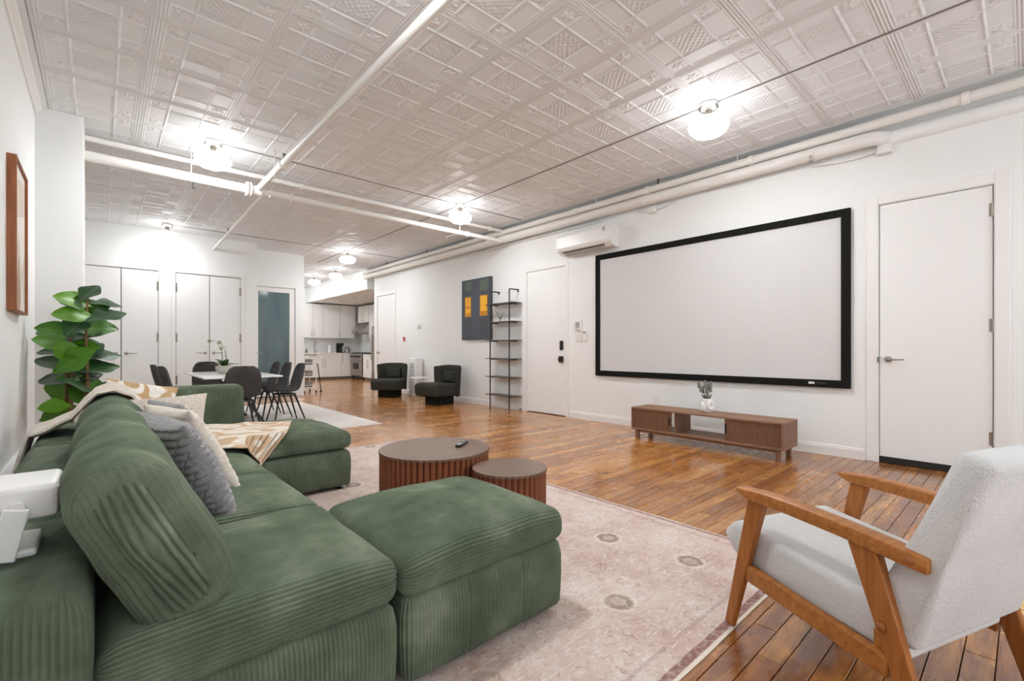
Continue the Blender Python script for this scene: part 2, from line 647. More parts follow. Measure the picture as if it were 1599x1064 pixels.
def beam(p, q, w, h, bev=0.004, upv=(0, 0, 1), taper=1.0):
    """a bar of w (sideways) x h (along up) between two points"""
    p, q = Vector(p), Vector(q)
    t = (q - p).normalized()
    up = Vector(upv)
    s = t.cross(up).normalized()
    u = s.cross(t).normalized()
    bm = bmesh.new()
    vs = []
    for c, k in ((p, 1.0), (q, taper)):
        for a, b in ((-1, -1), (1, -1), (1, 1), (-1, 1)):
            vs.append(bm.verts.new(c + s * a * w * k / 2 + u * b * h * k / 2))
    for f in ((3, 2, 1, 0), (4, 5, 6, 7), (0, 1, 5, 4), (1, 2, 6, 5), (2, 3, 7, 6), (3, 0, 4, 7)):
        bm.faces.new([vs[i] for i in f])
    if bev:
        bmesh.ops.bevel(bm, geom=bm.edges[:], offset=bev, segments=2, affect='EDGES', profile=0.5)
    return finish(bm, True, 0.35)


def wall_holes(u0, u1, z0, z1, holes, depth, name, label, loc, rz, mat='wall'):
    """wall in local x (along), -y out, z up with rectangular openings that have reveals"""
    us = sorted({u0, u1, *[h[0] for h in holes], *[h[1] for h in holes]})
    zs = sorted({z0, z1, *[h[2] for h in holes], *[h[3] for h in holes]})
    bm = bmesh.new()
    vm = {}

    def V(u, y, z):
        kk = (round(u, 4), round(y, 4), round(z, 4))
        if kk not in vm:
            vm[kk] = bm.verts.new(kk)
        return vm[kk]
    for i in range(len(us) - 1):
        for j in range(len(zs) - 1):
            cu, cz = (us[i] + us[i + 1]) / 2, (zs[j] + zs[j + 1]) / 2
            if any(h[0] < cu < h[1] and h[2] < cz < h[3] for h in holes):
                continue
            for y in (0, depth):
                bm.faces.new((V(us[i], y, zs[j]), V(us[i + 1], y, zs[j]), V(us[i + 1], y, zs[j + 1]), V(us[i], y, zs[j + 1])))
    for e in [e for e in bm.edges if len(e.link_faces) == 1 and e.verts[0].co.y == 0 and e.verts[1].co.y == 0]:
        a, b = e.verts[0].co, e.verts[1].co
        bm.faces.new((V(a.x, 0, a.z), V(b.x, 0, b.z), V(b.x, depth, b.z), V(a.x, depth, a.z)))
    o = obj(name, finish(bm), mat, None, loc, (0, 0, rz))
    return tag(o, label, 'wall', kind='structure')


def skew(me, M):
    me.transform(M)
    return me


# soft, ribbed upholstery ------------------------------------------------
WALE = 0.0125


def rrect(a, b, r, step):
    """closed rounded rectangle half sizes a,b: list of (x, y, nx, ny, s) by arc length"""
    out = []
    s = 0.0
    segs = [('l', (a, -b + r), (a, b - r), (1, 0)), ('c', (a - r, b - r), 0), ('l', (a - r, b), (-a + r, b), (0, 1)), ('c', (-a + r, b - r), PI / 2),
            ('l', (-a, b - r), (-a, -b + r), (-1, 0)), ('c', (-a + r, -b + r), PI), ('l', (-a + r, -b), (a - r, -b), (0, -1)), ('c', (a - r, -b + r), 1.5 * PI)]
    for g in segs:
        if g[0] == 'l':
            p, q = Vector(g[1]), Vector(g[2])
            L = (q - p).length
            n = max(1, int(round(L / step)))
            for i in range(n):
                c = p.lerp(q, i / n)
                out.append((c.x, c.y, g[3][0], g[3][1], s + L * i / n))
            s += L
        else:
            L = r * PI / 2
            n = max(3, int(round(L / step)))
            for i in range(n):
                t = g[2] + PI / 2 * i / n
                out.append((g[1][0] + r * math.cos(t), g[1][1] + r * math.sin(t), math.cos(t), math.sin(t), s + L * i / n))
            s += L
    return out, s


def rib_profile(q):
    return 2 * abs(math.sin(PI * q)) ** 0.55 - 1


def ribbed_tube(a, b, r, L, er, nseg, amp=0.0048, fn=None, step=None, caprings=6):
    """rounded-rectangle tube along local x (length L); ribs run along x; cross-section in (y,z) half sizes a,b.
    fn(v, n) may move a point."""
    cs, per = rrect(a, b, r, step or WALE / 6)
    nw = round(per / WALE)
    bm = bmesh.new()
    rings = []
    prof = []
    for i in range(6):
        t = PI / 2 * i / 6
        prof.append((-L / 2 + er * (1 - math.cos(t)) * 1.0, -er * (1 - math.sin(t))))
    m = nseg
    for i in range(m + 1):
        prof.append((-L / 2 + er + (L - 2 * er) * i / m, 0.0))
    prof += [(-x, ins) for x, ins in reversed(prof[:6])]
    prof = [(x, ins) for x, ins in prof]
    # cap rings
    k0 = []
    for i in range(caprings):
        k0.append(i / caprings)

    def ring(x, ins, shrink):
        out = []
        for (y, z, ny, nz, s) in cs:
            d = amp * rib_profile(nw * s / per)
            yy = (y + ny * (ins + d))
            zz = (z + nz * (ins + d))
            if shrink < 1:
                yy = yy * shrink
                zz = zz * shrink
            p = Vector((x, yy, zz))
            if fn:
                p = fn(p)
            out.append(bm.verts.new(p))
        return out
    for i in range(1, caprings):
        rings.append(ring(-L / 2, -er, i / caprings))
    for x, ins in prof:
        rings.append(ring(x, ins, 1))
    for i in range(caprings - 1, 0, -1):
        rings.append(ring(L / 2, -er, i / caprings))
    n = len(cs)
    for A, B in zip(rings, rings[1:]):
        for i in range(n):
            bm.faces.new((A[i], A[(i + 1) % n], B[(i + 1) % n], B[i]))
    bm.faces.new(rings[0])
    bm.faces.new(rings[-1])
    return finish(bm, True)


def ribbed_base(hx, hy, h, r=0.03, amp=0.0044, seams=()):
    """plinth with upright ribs, local z 0..h"""
    cs, per = rrect(hx, hy, r, WALE / 6)
    nw = round(per / WALE)
    bm = bmesh.new()
    zs = [(0, -0.02), (0.006, -0.008), (0.02, 0), (h * 0.25, 0.004), (h * 0.5, 0.007), (h * 0.75, 0.006), (h - 0.05, 0.002), (h - 0.02, -0.006), (h, -0.03)]
    rings = []
    for z, ins in zs:
        ring = []
        for (x, y, nx, ny, s) in cs:
            d = amp * rib_profile(nw * s / per)
            sm = 0.0
            for q in seams:
                sm -= 0.008 * math.exp(-((x - q) / 0.007) ** 2)
            wob = 0.004 * noise.noise((x * 5, y * 5, z * 3))
            ring.append(bm.verts.new((x + nx * (ins + d + sm + wob), y + ny * (ins + d + sm + wob), z)))
        rings.append(ring)
    n = len(cs)
    for A, B in zip(rings, rings[1:]):
        for i in range(n):
            bm.faces.new((A[i], A[(i + 1) % n], B[(i + 1) % n], B[i]))
    bm.faces.new(rings[0])
    bm.faces.new(rings[-1])
    return finish(bm, True)


def rib_axis_cushion(a, b, r, L, amp=0.0055, n_around=240, seed=0.0, er=0.05):
    """back cushion: long axis local y, ribs run around the axis; end panels have upright ribs. cross-section (x,z) half a,b"""
    cs, per = rrect(a, b, r, (4 * (a + b) - 8 * r + 2 * PI * r) / n_around)
    bm = bmesh.new()
    rings = []
    # axial profile with arc length
    prof = []
    s = 0
    step = WALE / 6
    n1 = int(er * PI / 2 / step)
    for i in range(n1 + 1):
        t = PI / 2 * i / n1
        prof.append((-L / 2 + er * (1 - math.sin(PI / 2 - t + 0) * 1.0) if False else -L / 2 + er * (1 - math.cos(t)) * 0.8, -er * (1 - math.sin(t)), er * t))
    y1 = prof[-1][0]
    s1 = prof[-1][2]
    m = int((-2 * y1) / step)
    for i in range(1, m):
        y = y1 + (-2 * y1) * i / m
        prof.append((y, 0, s1 + (y - y1)))
    tot = prof[-1][2]
    back = [(-y, ins, tot + s1 - sss) for y, ins, sss in reversed(prof[:n1 + 1])]
    prof += back

    def ring(y, ins, disp, shrink, capmode):
        out = []
        for (x, z, nx, nz, sa) in cs:
            if ins < 0 and shrink >= 1:
                f = min(1.0, -ins / er * 1.6)
                disp_ = disp * (1 - f) + f * amp * rib_profile((x + nx * ins) / 0.0145)
            else:
                disp_ = disp
            xx, zz = x + nx * (ins + disp_), z + nz * (ins + disp_)
            yy = y
            if shrink < 1:
                xx *= shrink
                zz *= shrink
                yy += (-1 if y < 0 else 1) * (0.03 * (1 - shrink ** 2) + 1.1 * amp * rib_profile((xx + 0.006 * math.sin(zz * 14 + seed)) / 0.0145))
            bul = 1 - (2 * y / L) ** 2
            q = 0.012 * noise.noise((xx * 4 + seed, y * 5, zz * 4)) + 0.004 * noise.noise((xx * 14 + seed, y * 9, zz * 14))
            xx += nx * (0.022 * bul + q)
            zz += nz * (0.018 * bul + q)
            out.append(bm.verts.new((xx, yy, zz)))
        return out
    caps = 30
    for i in range(1, caps):
        rings.append(ring(prof[0][0], prof[0][1], 0, i / caps, 1))
    for y, ins, sss in prof:
        rings.append(ring(y, ins, 0.75 * amp * rib_profile(sss / (WALE * 1.2)), 1, 0))
    for i in range(caps - 1, 0, -1):
        rings.append(ring(prof[-1][0], prof[-1][1], 0, i / caps, 1))
    n = len(cs)
    for A, B in zip(rings, rings[1:]):
        for i in range(n):
            bm.faces.new((A[i], A[(i + 1) % n], B[(i + 1) % n], B[i]))
    bm.faces.new(rings[0])
    bm.faces.new(rings[-1])
    return finish(bm, True)


def pillow_mesh(w, h, t, rib=None, amp=0.006, n=120, seed=0.0, crease=0.0):
    """square throw pillow lying in local x,z (width w, height h), thickness along y"""
    bm = bmesh.new()
    grid = {}
    for side in (1, -1):
        for i in range(n + 1):
            for j in range(n + 1):
                u, v = 2 * i / n - 1, 2 * j / n - 1
                edge = i in (0, n) or j in (0, n)
                if edge and side == -1:
                    grid[(side, i, j)] = grid[(1, i, j)]
                    continue
                k = max(0.0, (1 - u * u)) ** 0.42 * max(0.0, (1 - v * v)) ** 0.42
                pin = 1 - 0.07 * (1 - abs(v) ** 2) * abs(u) ** 3
                pinv = 1 - 0.07 * (1 - abs(u) ** 2) * abs(v) ** 3
                d = 0.0
                if rib:
                    row = math.floor(v * h / 2 / rib)
                    d = amp * rib_profile(v * h / 2 / rib) * min(1, k * 3)
                    d -= amp * 0.7 * math.exp(-(((u * w / 2 / 0.045 + 0.37 * row) % 1.0 - 0.5) / 0.08) ** 2) * min(1, k * 3)
                d += 0.008 * noise.noise((u * 3 + seed, v * 3, side)) * k
                y = side * (t / 2 * k + d)
                grid[(side, i, j)] = bm.verts.new((u * w / 2 * pin, y, v * h / 2 * pinv))
    for side in (1, -1):
        for i in range(n):
            for j in range(n):
                q = [grid[(side, i, j)], grid[(side, i + 1, j)], grid[(side, i + 1, j + 1)], grid[(side, i, j + 1)]]
                try:
                    bm.faces.new(q)
                except ValueError:
                    pass
    return finish(bm, True)


def orient(o, loc, xdir, zdir):
    """place object so its local x follows xdir and local z is close to zdir"""
    x = Vector(xdir).normalized()
    z = Vector(zdir)
    z = (z - x * z.dot(x)).normalized()
    y = z.cross(x)
    M = Matrix((x, y, z)).transposed().to_4x4()
    M.translation = Vector(loc)
    o.matrix_world = M
    o.location = Vector(loc)
    o.rotation_euler = M.to_euler()

# ================================================================== THE ROOM
W, LW, CZ = 5.55, -0.45, 3.30
YB = -2.6                      # wall behind the camera
NEG = -PI / 2

# ---- floor
fl = obj('floor', box(LW - 0.2, 7.7, YB - 0.2, 17.5, -0.10, -0.016), 'subfloor')
tag(fl, 'glossy worn orange-brown strip wood floor across the whole loft', 'floor', kind='structure')
PITCH = 0.081
boards = []
k = 0
y = YB
while y < 17.3:
    x = LW - 0.1 - random.random() * 2
    xe = W + 0.1 if y < 11.8 else 7.6
    while x < xe:
        L = random.uniform(1.1, 3.0)
        x0, x1 = max(x, LW - 0.1), min(x + L, xe)
        if x1 - x0 > 0.05:
            boards.append((x0, x1, y, y + PITCH, random.random(), random.uniform(-0.0012, 0.0)))
        x += L
    y += PITCH


def covered(b):
    cx, cy = (b[0] + b[1]) / 2, (b[2] + b[3]) / 2
    if b[0] > 0.1 and b[1] < 2.66 and 0.8 < cy < 4.9:
        return True
    if b[1] < 0.75 and cy < 4.9:
        return True
    return cy < -0.1 or b[1] < 0.9


def bdist(b):
    return math.hypot(max(b[0], min(b[1], 1.8)), (b[2] + b[3]) / 2 + 0.3)


cand = sorted([b for b in boards if not covered(b)], key=bdist)
near = set(id(b) for b in cand[:300])


def board_geo(lst, name, parent, stuff=False):
    vs, fs, tn = [], [], []
    for (x0, x1, y0, y1, t, dz) in lst:
        g = 0.0015
        x0, x1, y0, y1 = x0 + g, x1 - g, y0 + g, y1 - g
        e = 0.0014
        n = len(vs)
        vs += [(x0, y0, -0.016), (x1, y0, -0.016), (x1, y1, -0.016), (x0, y1, -0.016),
               (x0, y0, dz - e), (x1, y0, dz - e), (x1, y1, dz - e), (x0, y1, dz - e),
               (x0 + e, y0 + e, dz), (x1 - e, y0 + e, dz), (x1 - e, y1 - e, dz), (x0 + e, y1 - e, dz)]
        for a in (0, 4):
            for i in range(4):
                j = (i + 1) % 4
                fs.append((n + a + i, n + a + j, n + a + 4 + j, n + a + 4 + i))
        fs.append((n + 8, n + 9, n + 10, n + 11))
        tn += [t] * 9
    me = bpy.data.meshes.new(name)
    me.from_pydata(vs, [], fs)
    at = me.attributes.new('tone', 'FLOAT', 'FACE')
    at.data.foreach_set('value', tn)
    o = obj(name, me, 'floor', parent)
    if stuff:
        o['kind'] = 'stuff'
    return o


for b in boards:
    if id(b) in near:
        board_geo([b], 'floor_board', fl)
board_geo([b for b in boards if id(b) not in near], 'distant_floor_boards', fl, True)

# ---- ceiling: pressed tin tiles
ceil = obj('ceiling', box(LW - 0.2, 7.7, YB - 0.2, 17.5, CZ + 0.004, CZ + 0.1), 'ceiling_paint')
tag(ceil, 'off-white pressed tin ceiling of square embossed tiles', 'ceiling', kind='structure')
TP = 0.64


def tile_mesh():
    n = 112
    bm = bmesh.new()
    R = 0.012

    def rib(d, w, h):
        return h * max(0.0, 1 - (d / w) ** 2) if abs(d) < w else 0.0
    g1 = 0.175 * TP / 0.64          # grid lines from the edge
    rows = []
    for i in range(n + 1):
        row = []
        for j in range(n + 1):
            x, y = (i / n - 0.5) * TP, (j / n - 0.5) * TP
            ex, ey = TP / 2 - abs(x), TP / 2 - abs(y)
            e = min(ex, ey)
            h = 0.0
            h += rib(e - 0.010, 0.008, 0.009) + rib(e - 0.030, 0.008, 0.008) + rib(e - 0.048, 0.006, 0.005)
            if e > 0.045:
                h = max(h, rib(ex - g1 - 0.012, 0.009, 0.010), rib(ey - g1 - 0.012, 0.009, 0.010))
                cx, cy = ex - 0.052, ey - 0.052
                q = g1 - 0.052
                if 0 < cx < q and 0 < cy < q:        # corner rosette
                    px, py = cx - q / 2, cy - q / 2
                    rr = math.hypot(px, py)
                    th = math.atan2(py, px)
                    ro = q * 0.46 * (0.72 + 0.28 * math.cos(5 * th + 1.0))
                    h += 0.012 * max(0, 1 - (rr / ro) ** 2) * (0.75 + 0.25 * math.cos(rr / ro * 9))
                elif ex > g1 + 0.03 and ey > g1 + 0.03:   # hatched centre
                    a, b = (x + y) / 1.414, (x - y) / 1.414
                    m = 0.034
                    h += rib((a / m - round(a / m)) * m, 0.006, 0.0045) + rib((b / m - round(b / m)) * m, 0.006, 0.0045)
            row.append(bm.verts.new((x, y, -h * 0.95)))
        rows.append(row)
    for i in range(n):
        for j in range(n):
            bm.faces.new((rows[i][j], rows[i][j + 1], rows[i + 1][j + 1], rows[i + 1][j]))
    me = bpy.data.meshes.new('ceiling_tile')
    bm.to_mesh(me)
    bm.free()
    for p in me.polygons:
        p.use_smooth = True
    me.materials.append(MATS['ceiling_paint'])
    return me


tm = tile_mesh()
for i in range(9):
    for j in range(-1, 25):
        cx, cy = -0.36 + TP * (i + 0.5), 0.01 + TP * (j + 0.5)
        if cy > 10.6 and cx < 3.5 or cy > 17 or cy > 11.4 and cx < 3.7:
            continue
        o = bpy.data.objects.new('ceiling_tile', tm)
        C.objects.link(o)
        o.parent = ceil
        o.location = (cx, cy, CZ)
# moulded filler strips along the two long walls
obj('filler_strip', box(-0.45, -0.363, YB, 10.7, CZ - 0.012, CZ + 0.004), 'ceiling_paint', ceil)
obj('filler_strip', box(5.403, 5.55, YB, 11.8, CZ - 0.010, CZ + 0.004), 'ceiling_paint', ceil)

# ---- walls
D1 = (0.19, 0.95, 2.46)      # right-hand door: y0, y1, top
D2 = (4.93, 5.83, 2.42)
D3 = (10.70, 11.66, 2.50)
H1 = [(-d[1], -d[0], -0.01, d[2]) for d in (D1, D2, D3)]
wall_holes(-11.85, 2.6, -0.02, CZ + 0.02, [(h[0], h[1], -0.02, h[3]) for h in H1], 0.14, 'wall_right', 'long white painted wall carrying the projection screen', (W, 0, 0), NEG)
wall_holes(YB, 10.9, -0.02, CZ + 0.02, [], 0.14, 'wall_left', 'white side wall behind the green sofa with the framed print', (LW, 0, 0), PI / 2)
CY = 10.70
CLOS = [(-0.26, 0.79), (1.05, 2.13)]
CTOP = 2.53
wall_holes(LW, 2.42, -0.02, CZ + 0.02, [(a, b, -0.02, CTOP) for a, b in CLOS], 0.14, 'wall_closet', 'white end wall with two pairs of closet doors', (0, CY, 0), 0)
GD = (2.50, 3.38, 2.49)
wall_holes(2.42, 3.58, -0.02, CZ + 0.02, [(GD[0], GD[1], -0.02, GD[2])], 0.14, 'wall_glass_door', 'short white wall with the glazed door beside the kitchen', (0, 11.4, 0), 0)
for nm, b, lb in (('wall_return', (2.3, 2.42, 10.84, 11.4), 'short white wall return between closets and glazed door'),
                  ('wall_kitchen_side', (3.44, 3.58, 11.54, 17.3), 'white side wall leading back into the kitchen'),
                  ('wall_kitchen', (3.4, 7.7, 17.3, 17.45), 'white rear wall of the kitchen behind the counter'),
                  ('wall_kitchen_far_side', (7.5, 7.64, 11.7, 17.3), 'white kitchen wall behind the range and the hood'),
                  ('wall_kitchen_corner', (5.69, 7.5, 11.7, 11.84), 'white wall closing the kitchen alcove behind the loft wall')):
    o = obj(nm, box(b[0], b[1], b[2], b[3], -0.02, CZ + 0.02), 'wall')
    tag(o, lb, 'wall', kind='structure')
o = obj('wall_pier', sbox(LW - 0.01, -0.125, 6.0, 6.5, -0.02, CZ - 0.002, 0.004), 'wall')
tag(o, 'white pier standing out from the side wall behind the plant', 'wall', kind='structure')
# behind the camera
wall_holes(-5.69, 0.5, -0.02, CZ + 0.02, [(-4.95, -3.25, 0.75, 2.75), (-1.85, -0.15, 0.75, 2.75)], 0.2, 'wall_back', 'white window wall at the opposite end of the loft', (0, YB, 0), PI)
for i, x in ((1, 4.1), (2, 1.0)):
    w = thing('window_%d' % i, 'white framed window in the opposite end wall, %s' % ('by the closed door' if i == 1 else 'nearer the sofa'), 'window', (x, YB - 0.1, 0.75), 0, kind='structure')
    for a in (-0.85, -0.025, 0.80):
        obj('window_frame', box(a, a + 0.05, -0.02, 0.02, 0, 2.0), 'trim_paint', w)
    for z in (0, 0.975, 1.95):
        obj('window_frame', box(-0.85, 0.85, -0.022, 0.022, z, z + 0.05), 'trim_paint', w)

# soffit over the kitchen
o = obj('ceiling_soffit', box(5.5, 7.5, 12.2, 17.3, 2.75, CZ), 'wall')
tag(o, 'dropped white soffit above the kitchen cabinets', 'soffit', kind='structure')
for i, (x, yy) in enumerate(((6.2, 13.2), (6.2, 14.6), (6.2, 15.8))):
    t = obj('recessed_light', lathe([(0.075, -0.004), (0.075, 0.0), (0.05, 0.001), (0.04, -0.002)], 20), 'grey_plastic', o, (x, yy, 2.75))

# ---- baseboards
def baseboard(name, label, y0, y1):
    o = obj(name, prism([(0, 0), (-0.016, 0), (-0.016, 0.085), (-0.010, 0.092), (-0.010, 0.105), (0, 0.112)], 'x', -y1, -y0), 'trim_paint', None, (W, 0, 0), (0, 0, NEG))
    tag(o, label, 'baseboard', kind='structure')


baseboard('baseboard_right_near', 'white baseboard between the two white doors under the screen', D1[1] + 0.11, D2[0] - 0.08)
baseboard('baseboard_right_far', 'white baseboard behind the ladder shelf and dark lounge chairs', D2[1] + 0.08, D3[0] - 0.08)
baseboard('baseboard_right_front', 'white baseboard on the hinge side of the nearest white door', -2.6, D1[0] - 0.11)
o = obj('baseboard_left', prism([(0, 0), (0.085, 0), (0.085, 0.28), (0.05, 0.34), (0, 0.345)], 'y', -2.5, 6.0), 'trim_paint', None, (LW, 0, 0))
tag(o, 'white heater casing along the foot of the side wall behind sofa', 'baseboard', kind='structure')
o = obj('trim_1', prism([(0, 0), (0.014, 0), (0.018, 0.03), (0.045, 0.05), (0.05, 0.075), (0, 0.075)], 'y', -2.5, 6.0), 'trim_paint', None, (LW, 0, CZ - 0.085))
tag(o, 'white crown moulding along the top of the side wall', 'moulding', kind='structure')

o = obj('trim_2', finish(add_prism(bmesh.new(), [(-0.075 * math.sin(a), 0.07 * math.cos(a)) for a in [PI * i / 14 for i in range(15)]], 'y', -2.5, 0.86), True, 0.7), 'wall', None, (W, 0, 3.07))
tag(o, 'rounded plaster chase on the wall past the pipe bend', 'plaster chase', kind='structure')

# ---- doors (local: x right, -y out of the wall, z up)
def lever(parent, x, z, out, way, rose=0.028, mat='nickel', L=0.12):
    h = obj('handle', finish(add_lathe(bmesh.new(), [(rose, 0), (rose, 0.008), (rose * 0.9, 0.012), (0.011, 0.013), (0.011, 0.05)], 24), True, 0.7), mat, parent, (x, out, z), (PI / 2, 0, 0))
    l = obj('lever', tube([(0, 0, 0.045), (way * 0.02, 0, 0.05), (way * L, 0.0, 0.05)], [0.009, 0.008, 0.006], 10), mat, h)
    return h


def hinges(parent, x, zs, out, mat='nickel', h=0.11):
    for z in zs:
        hg = obj('hinge', tube([(0, 0, -h / 2), (0, 0, h / 2)], 0.009, 10), mat, parent, (x, out - 0.004, z))
        obj('hinge_leaf', box(-0.024, 0.024, 0.002, 0.005, -h / 2, h / 2), mat, hg)


def casing(parent, x0, x1, top, w, t=0.018, step=True):
    """flat casing around an opening, each board its own part"""
    for a, b in ((x0 - w, x0 - 0.006), (x1 + 0.006, x1 + w)):
        obj('casing_board', sbox(a, b, -t, 0.0, 0, top + w, 0.004, 2), 'trim_paint', parent)
    obj('casing_board', sbox(x0 - 0.006, x1 + 0.006, -t, 0.0, top + 0.006, top + w, 0.004, 2), 'trim_paint', parent)


def gap_backing(parent, x0, x1, top):
    bm = bmesh.new()
    add_box(bm, x0 - 0.001, x1 + 0.001, 0.062, 0.13, -0.01, top + 0.001)
    obj('door_stop', bm, 'dark_gap', parent)  # dark sheet filling the whole opening; its colour stands for shade in the gaps


# near right door
d = thing('door_1', 'tall plain white door with lever handle behind the armchair', 'door', (W, 0, 0), NEG, kind='structure')
x0, x1 = -D1[1], -D1[0]
gap_backing(d, x0, x1, D1[2])
s = obj('door_leaf', sbox(x0 + 0.005, x1 - 0.006, 0.012, 0.055, 0.06, D1[2] - 0.006, 0.002, 1), 'door_paint', d)
casing(d, x0, x1, D1[2], 0.095, 0.010)
lever(s, x0 + 0.07, 0.985, 0.012, 1)
hinges(d, x1 - 0.004, (0.33, 1.28, 2.25), 0.012)
obj('door_sweep', box(x0 + 0.004, x1 - 0.004, 0.0, 0.06, 0.004, 0.062), 'black', d)
obj('strike_plate', box(x0 - 0.006, x0 - 0.001, -0.020, 0.01, 0.955, 1.01), 'black_metal', d)
# entry door
d = thing('door_2', 'white entrance door with black keypad lock beside the screen', 'door', (W, 0, 0), NEG, kind='structure')
x0, x1 = -D2[1], -D2[0]
gap_backing(d, x0, x1, D2[2])
s = obj('door_leaf', sbox(x0 + 0.004, x1 - 0.004, 0.006, 0.05, 0.012, D2[2] - 0.005, 0.002, 1), 'door_paint', d)
casing(d, x0, x1, D2[2], 0.06, 0.008)
hinges(d, x0 + 0.004, (0.4, 1.0, 1.6, 2.2), 0.006, 'door_paint')
kp = obj('keypad', sbox(x1 - 0.115, x1 - 0.055, -0.022, 0.006, 1.07, 1.22, 0.008), 'black', s)
obj('key_panel', sbox(x1 - 0.105, x1 - 0.065, -0.027, -0.02, 1.10, 1.20, 0.004), 'black_metal', kp)
lk = obj('deadbolt', sbox(x1 - 0.135, x1 - 0.05, -0.03, 0.006, 0.87, 0.97, 0.01), 'black', s)
obj('lock_knob', tube([(x1 - 0.09, -0.03, 0.92), (x1 - 0.09, -0.06, 0.92)], [0.02, 0.024], 16), 'black_metal', lk)
# far right door
d = thing('door_3', 'white door near the kitchen behind the dark lounge chairs', 'door', (W, 0, 0), NEG, kind='structure')
x0, x1 = -D3[1], -D3[0]
gap_backing(d, x0, x1, D3[2])
s = obj('door_leaf', sbox(x0 + 0.005, x1 - 0.005, 0.006, 0.05, 0.012, D3[2] - 0.006, 0.002, 1), 'door_paint', d)
casing(d, x0, x1, D3[2], 0.07, 0.012)
hinges(d, x1 - 0.004, (0.5, 1.5, 2.3), 0.006)
obj('knob', lathe([(0.03, 0), (0.03, 0.006), (0.011, 0.01), (0.011, 0.03), (0.026, 0.04), (0.028, 0.055), (0.016, 0.066)], 20), 'nickel', s, (x0 + 0.09, 0.006, 0.99), (PI / 2, 0, 0))
# closets
for i, (a, b) in enumerate(CLOS):
    d = thing('door_%d' % (4 + i), ('pair of white closet doors partly behind the fiddle-leaf fig' if i == 0 else 'pair of white closet doors behind the dining table'), 'closet doors', (0, CY, 0), 0, kind='structure')
    gap_backing(d, a, b, CTOP)
    casing(d, a, b, CTOP, 0.07, 0.014)
    mid = (a + b) / 2
    for sd, (u0, u1) in enumerate(((a + 0.006, mid - 0.006), (mid + 0.006, b - 0.006))):
        s = obj('door_leaf', sbox(u0, u1, 0.008, 0.05, 0.012, CTOP - 0.007, 0.002, 1), 'door_paint', d)
        lever(s, mid + (-0.07 if sd == 0 else 0.07), 1.01, 0.008, -1 if sd == 0 else 1, L=0.15)
        hinges(d, (a + 0.003) if sd == 0 else (b - 0.003), (0.5, 1.3, 2.25), 0.008, h=0.17)
# glazed door
d = thing('door_6', 'white framed door with full blue-grey glass pane by the kitchen', 'glass door', (0, 11.4, 0), 0, kind='structure')
a, b, tp = GD
gap_backing(d, a, b, tp)
casing(d, a, b, tp, 0.06, 0.014)
for q in ((a + 0.006, a + 0.11, 0.012, tp - 0.006), (b - 0.12, b - 0.006, 0.012, tp - 0.006)):
    st = obj('door_stile', sbox(q[0], q[1], 0.01, 0.052, q[2], q[3], 0.003, 1), 'trim_paint', d)
    if q[0] < 2.6:
        lever(st, a + 0.06, 1.0, 0.01, 1, L=0.14)
obj('door_rail', sbox(a + 0.11, b - 0.12, 0.01, 0.052, 0.012, 0.22, 0.003, 1), 'trim_paint', d)
obj('door_rail', sbox(a + 0.11, b - 0.12, 0.01, 0.052, tp - 0.11, tp - 0.006, 0.003, 1), 'trim_paint', d)
obj('glass_pane', box(a + 0.108, b - 0.118, 0.026, 0.036, 0.218, tp - 0.108), 'glass', d)

# ================================================================== CEILING LAMPS
def make_lamp(label, loc):
    t = thing('ceiling_lamp', label, 'ceiling lamp', loc, 0, 'schoolhouse ceiling lamps')
    return t


lp0 = make_lamp('', (0, 0, CZ))
obj('canopy', lathe([(0.085, -0.006), (0.088, -0.03), (0.070, -0.050), (0.065, -0.052)], 32), 'steel', lp0)
obj('mounting_plate', lathe([(0.082, 0.0), (0.082, -0.012)], 32), 'white_plastic', lp0)
obj('neck', lathe([(0.030, -0.045), (0.026, -0.085), (0.042, -0.10), (0.056, -0.115), (0.058, -0.135)], 28), 'nickel', lp0)
obj('glass_shade', lathe([(0.055, -0.128), (0.10, -0.133), (0.150, -0.152), (0.172, -0.182), (0.172, -0.205), (0.155, -0.235), (0.125, -0.262), (0.08, -0.278), (0.03, -0.284)], 32, True, 3), 'lamp_glass', lp0)
LAMPS = [((4.09, 1.92), 'schoolhouse ceiling lamp above the right end of the projection screen'),
         ((0.89, 5.77), 'schoolhouse ceiling lamp by the white cross pipes nearest the pier'),
         ((4.09, 5.77), 'schoolhouse ceiling lamp in front of the wall pipes over the ladder shelf'),
         ((0.87, 10.1), 'schoolhouse ceiling lamp close above the closet doors'),
         ((4.12, 10.15), 'schoolhouse ceiling lamp largest of the cluster leading to the kitchen'),
         ((4.78, 12.6), 'schoolhouse ceiling lamp middle of the cluster leading to the kitchen'),
         ((4.75, 14.2), 'schoolhouse ceiling lamp farthest and smallest near the kitchen soffit'),
         ((0.89, 1.92), 'schoolhouse ceiling lamp overhead above the green sofa seat'),
         ((4.3, 15.9), 'schoolhouse ceiling lamp in the kitchen hidden by the wall corner')]
for i, (p, lb) in enumerate(LAMPS):
    if i == 0:
        lp0.location = (p[0], p[1], CZ - 0.012)
        lp0['label'] = lb
    else:
        lm = dup(lp0, (p[0], p[1], CZ - 0.012), 0, lb)
        if i in (3, 5, 6):
            for c_ in lm.children:
                if c_.name.startswith('glass_shade'):
                    c_.data = c_.data.copy()
                    c_.data.materials[0] = MATS['lamp_glass_soft']

# ================================================================== PIPES AND CABLES
def pipe_thing(name, label, pts, r, cat='pipe', mat='pipe_paint', n=20):
    t = thing(name, label, cat, pts[0])
    o = Vector(pts[0])
    obj('pipe', tube([Vector(p) - o for p in pts], r, n), mat, t)
    return t, o


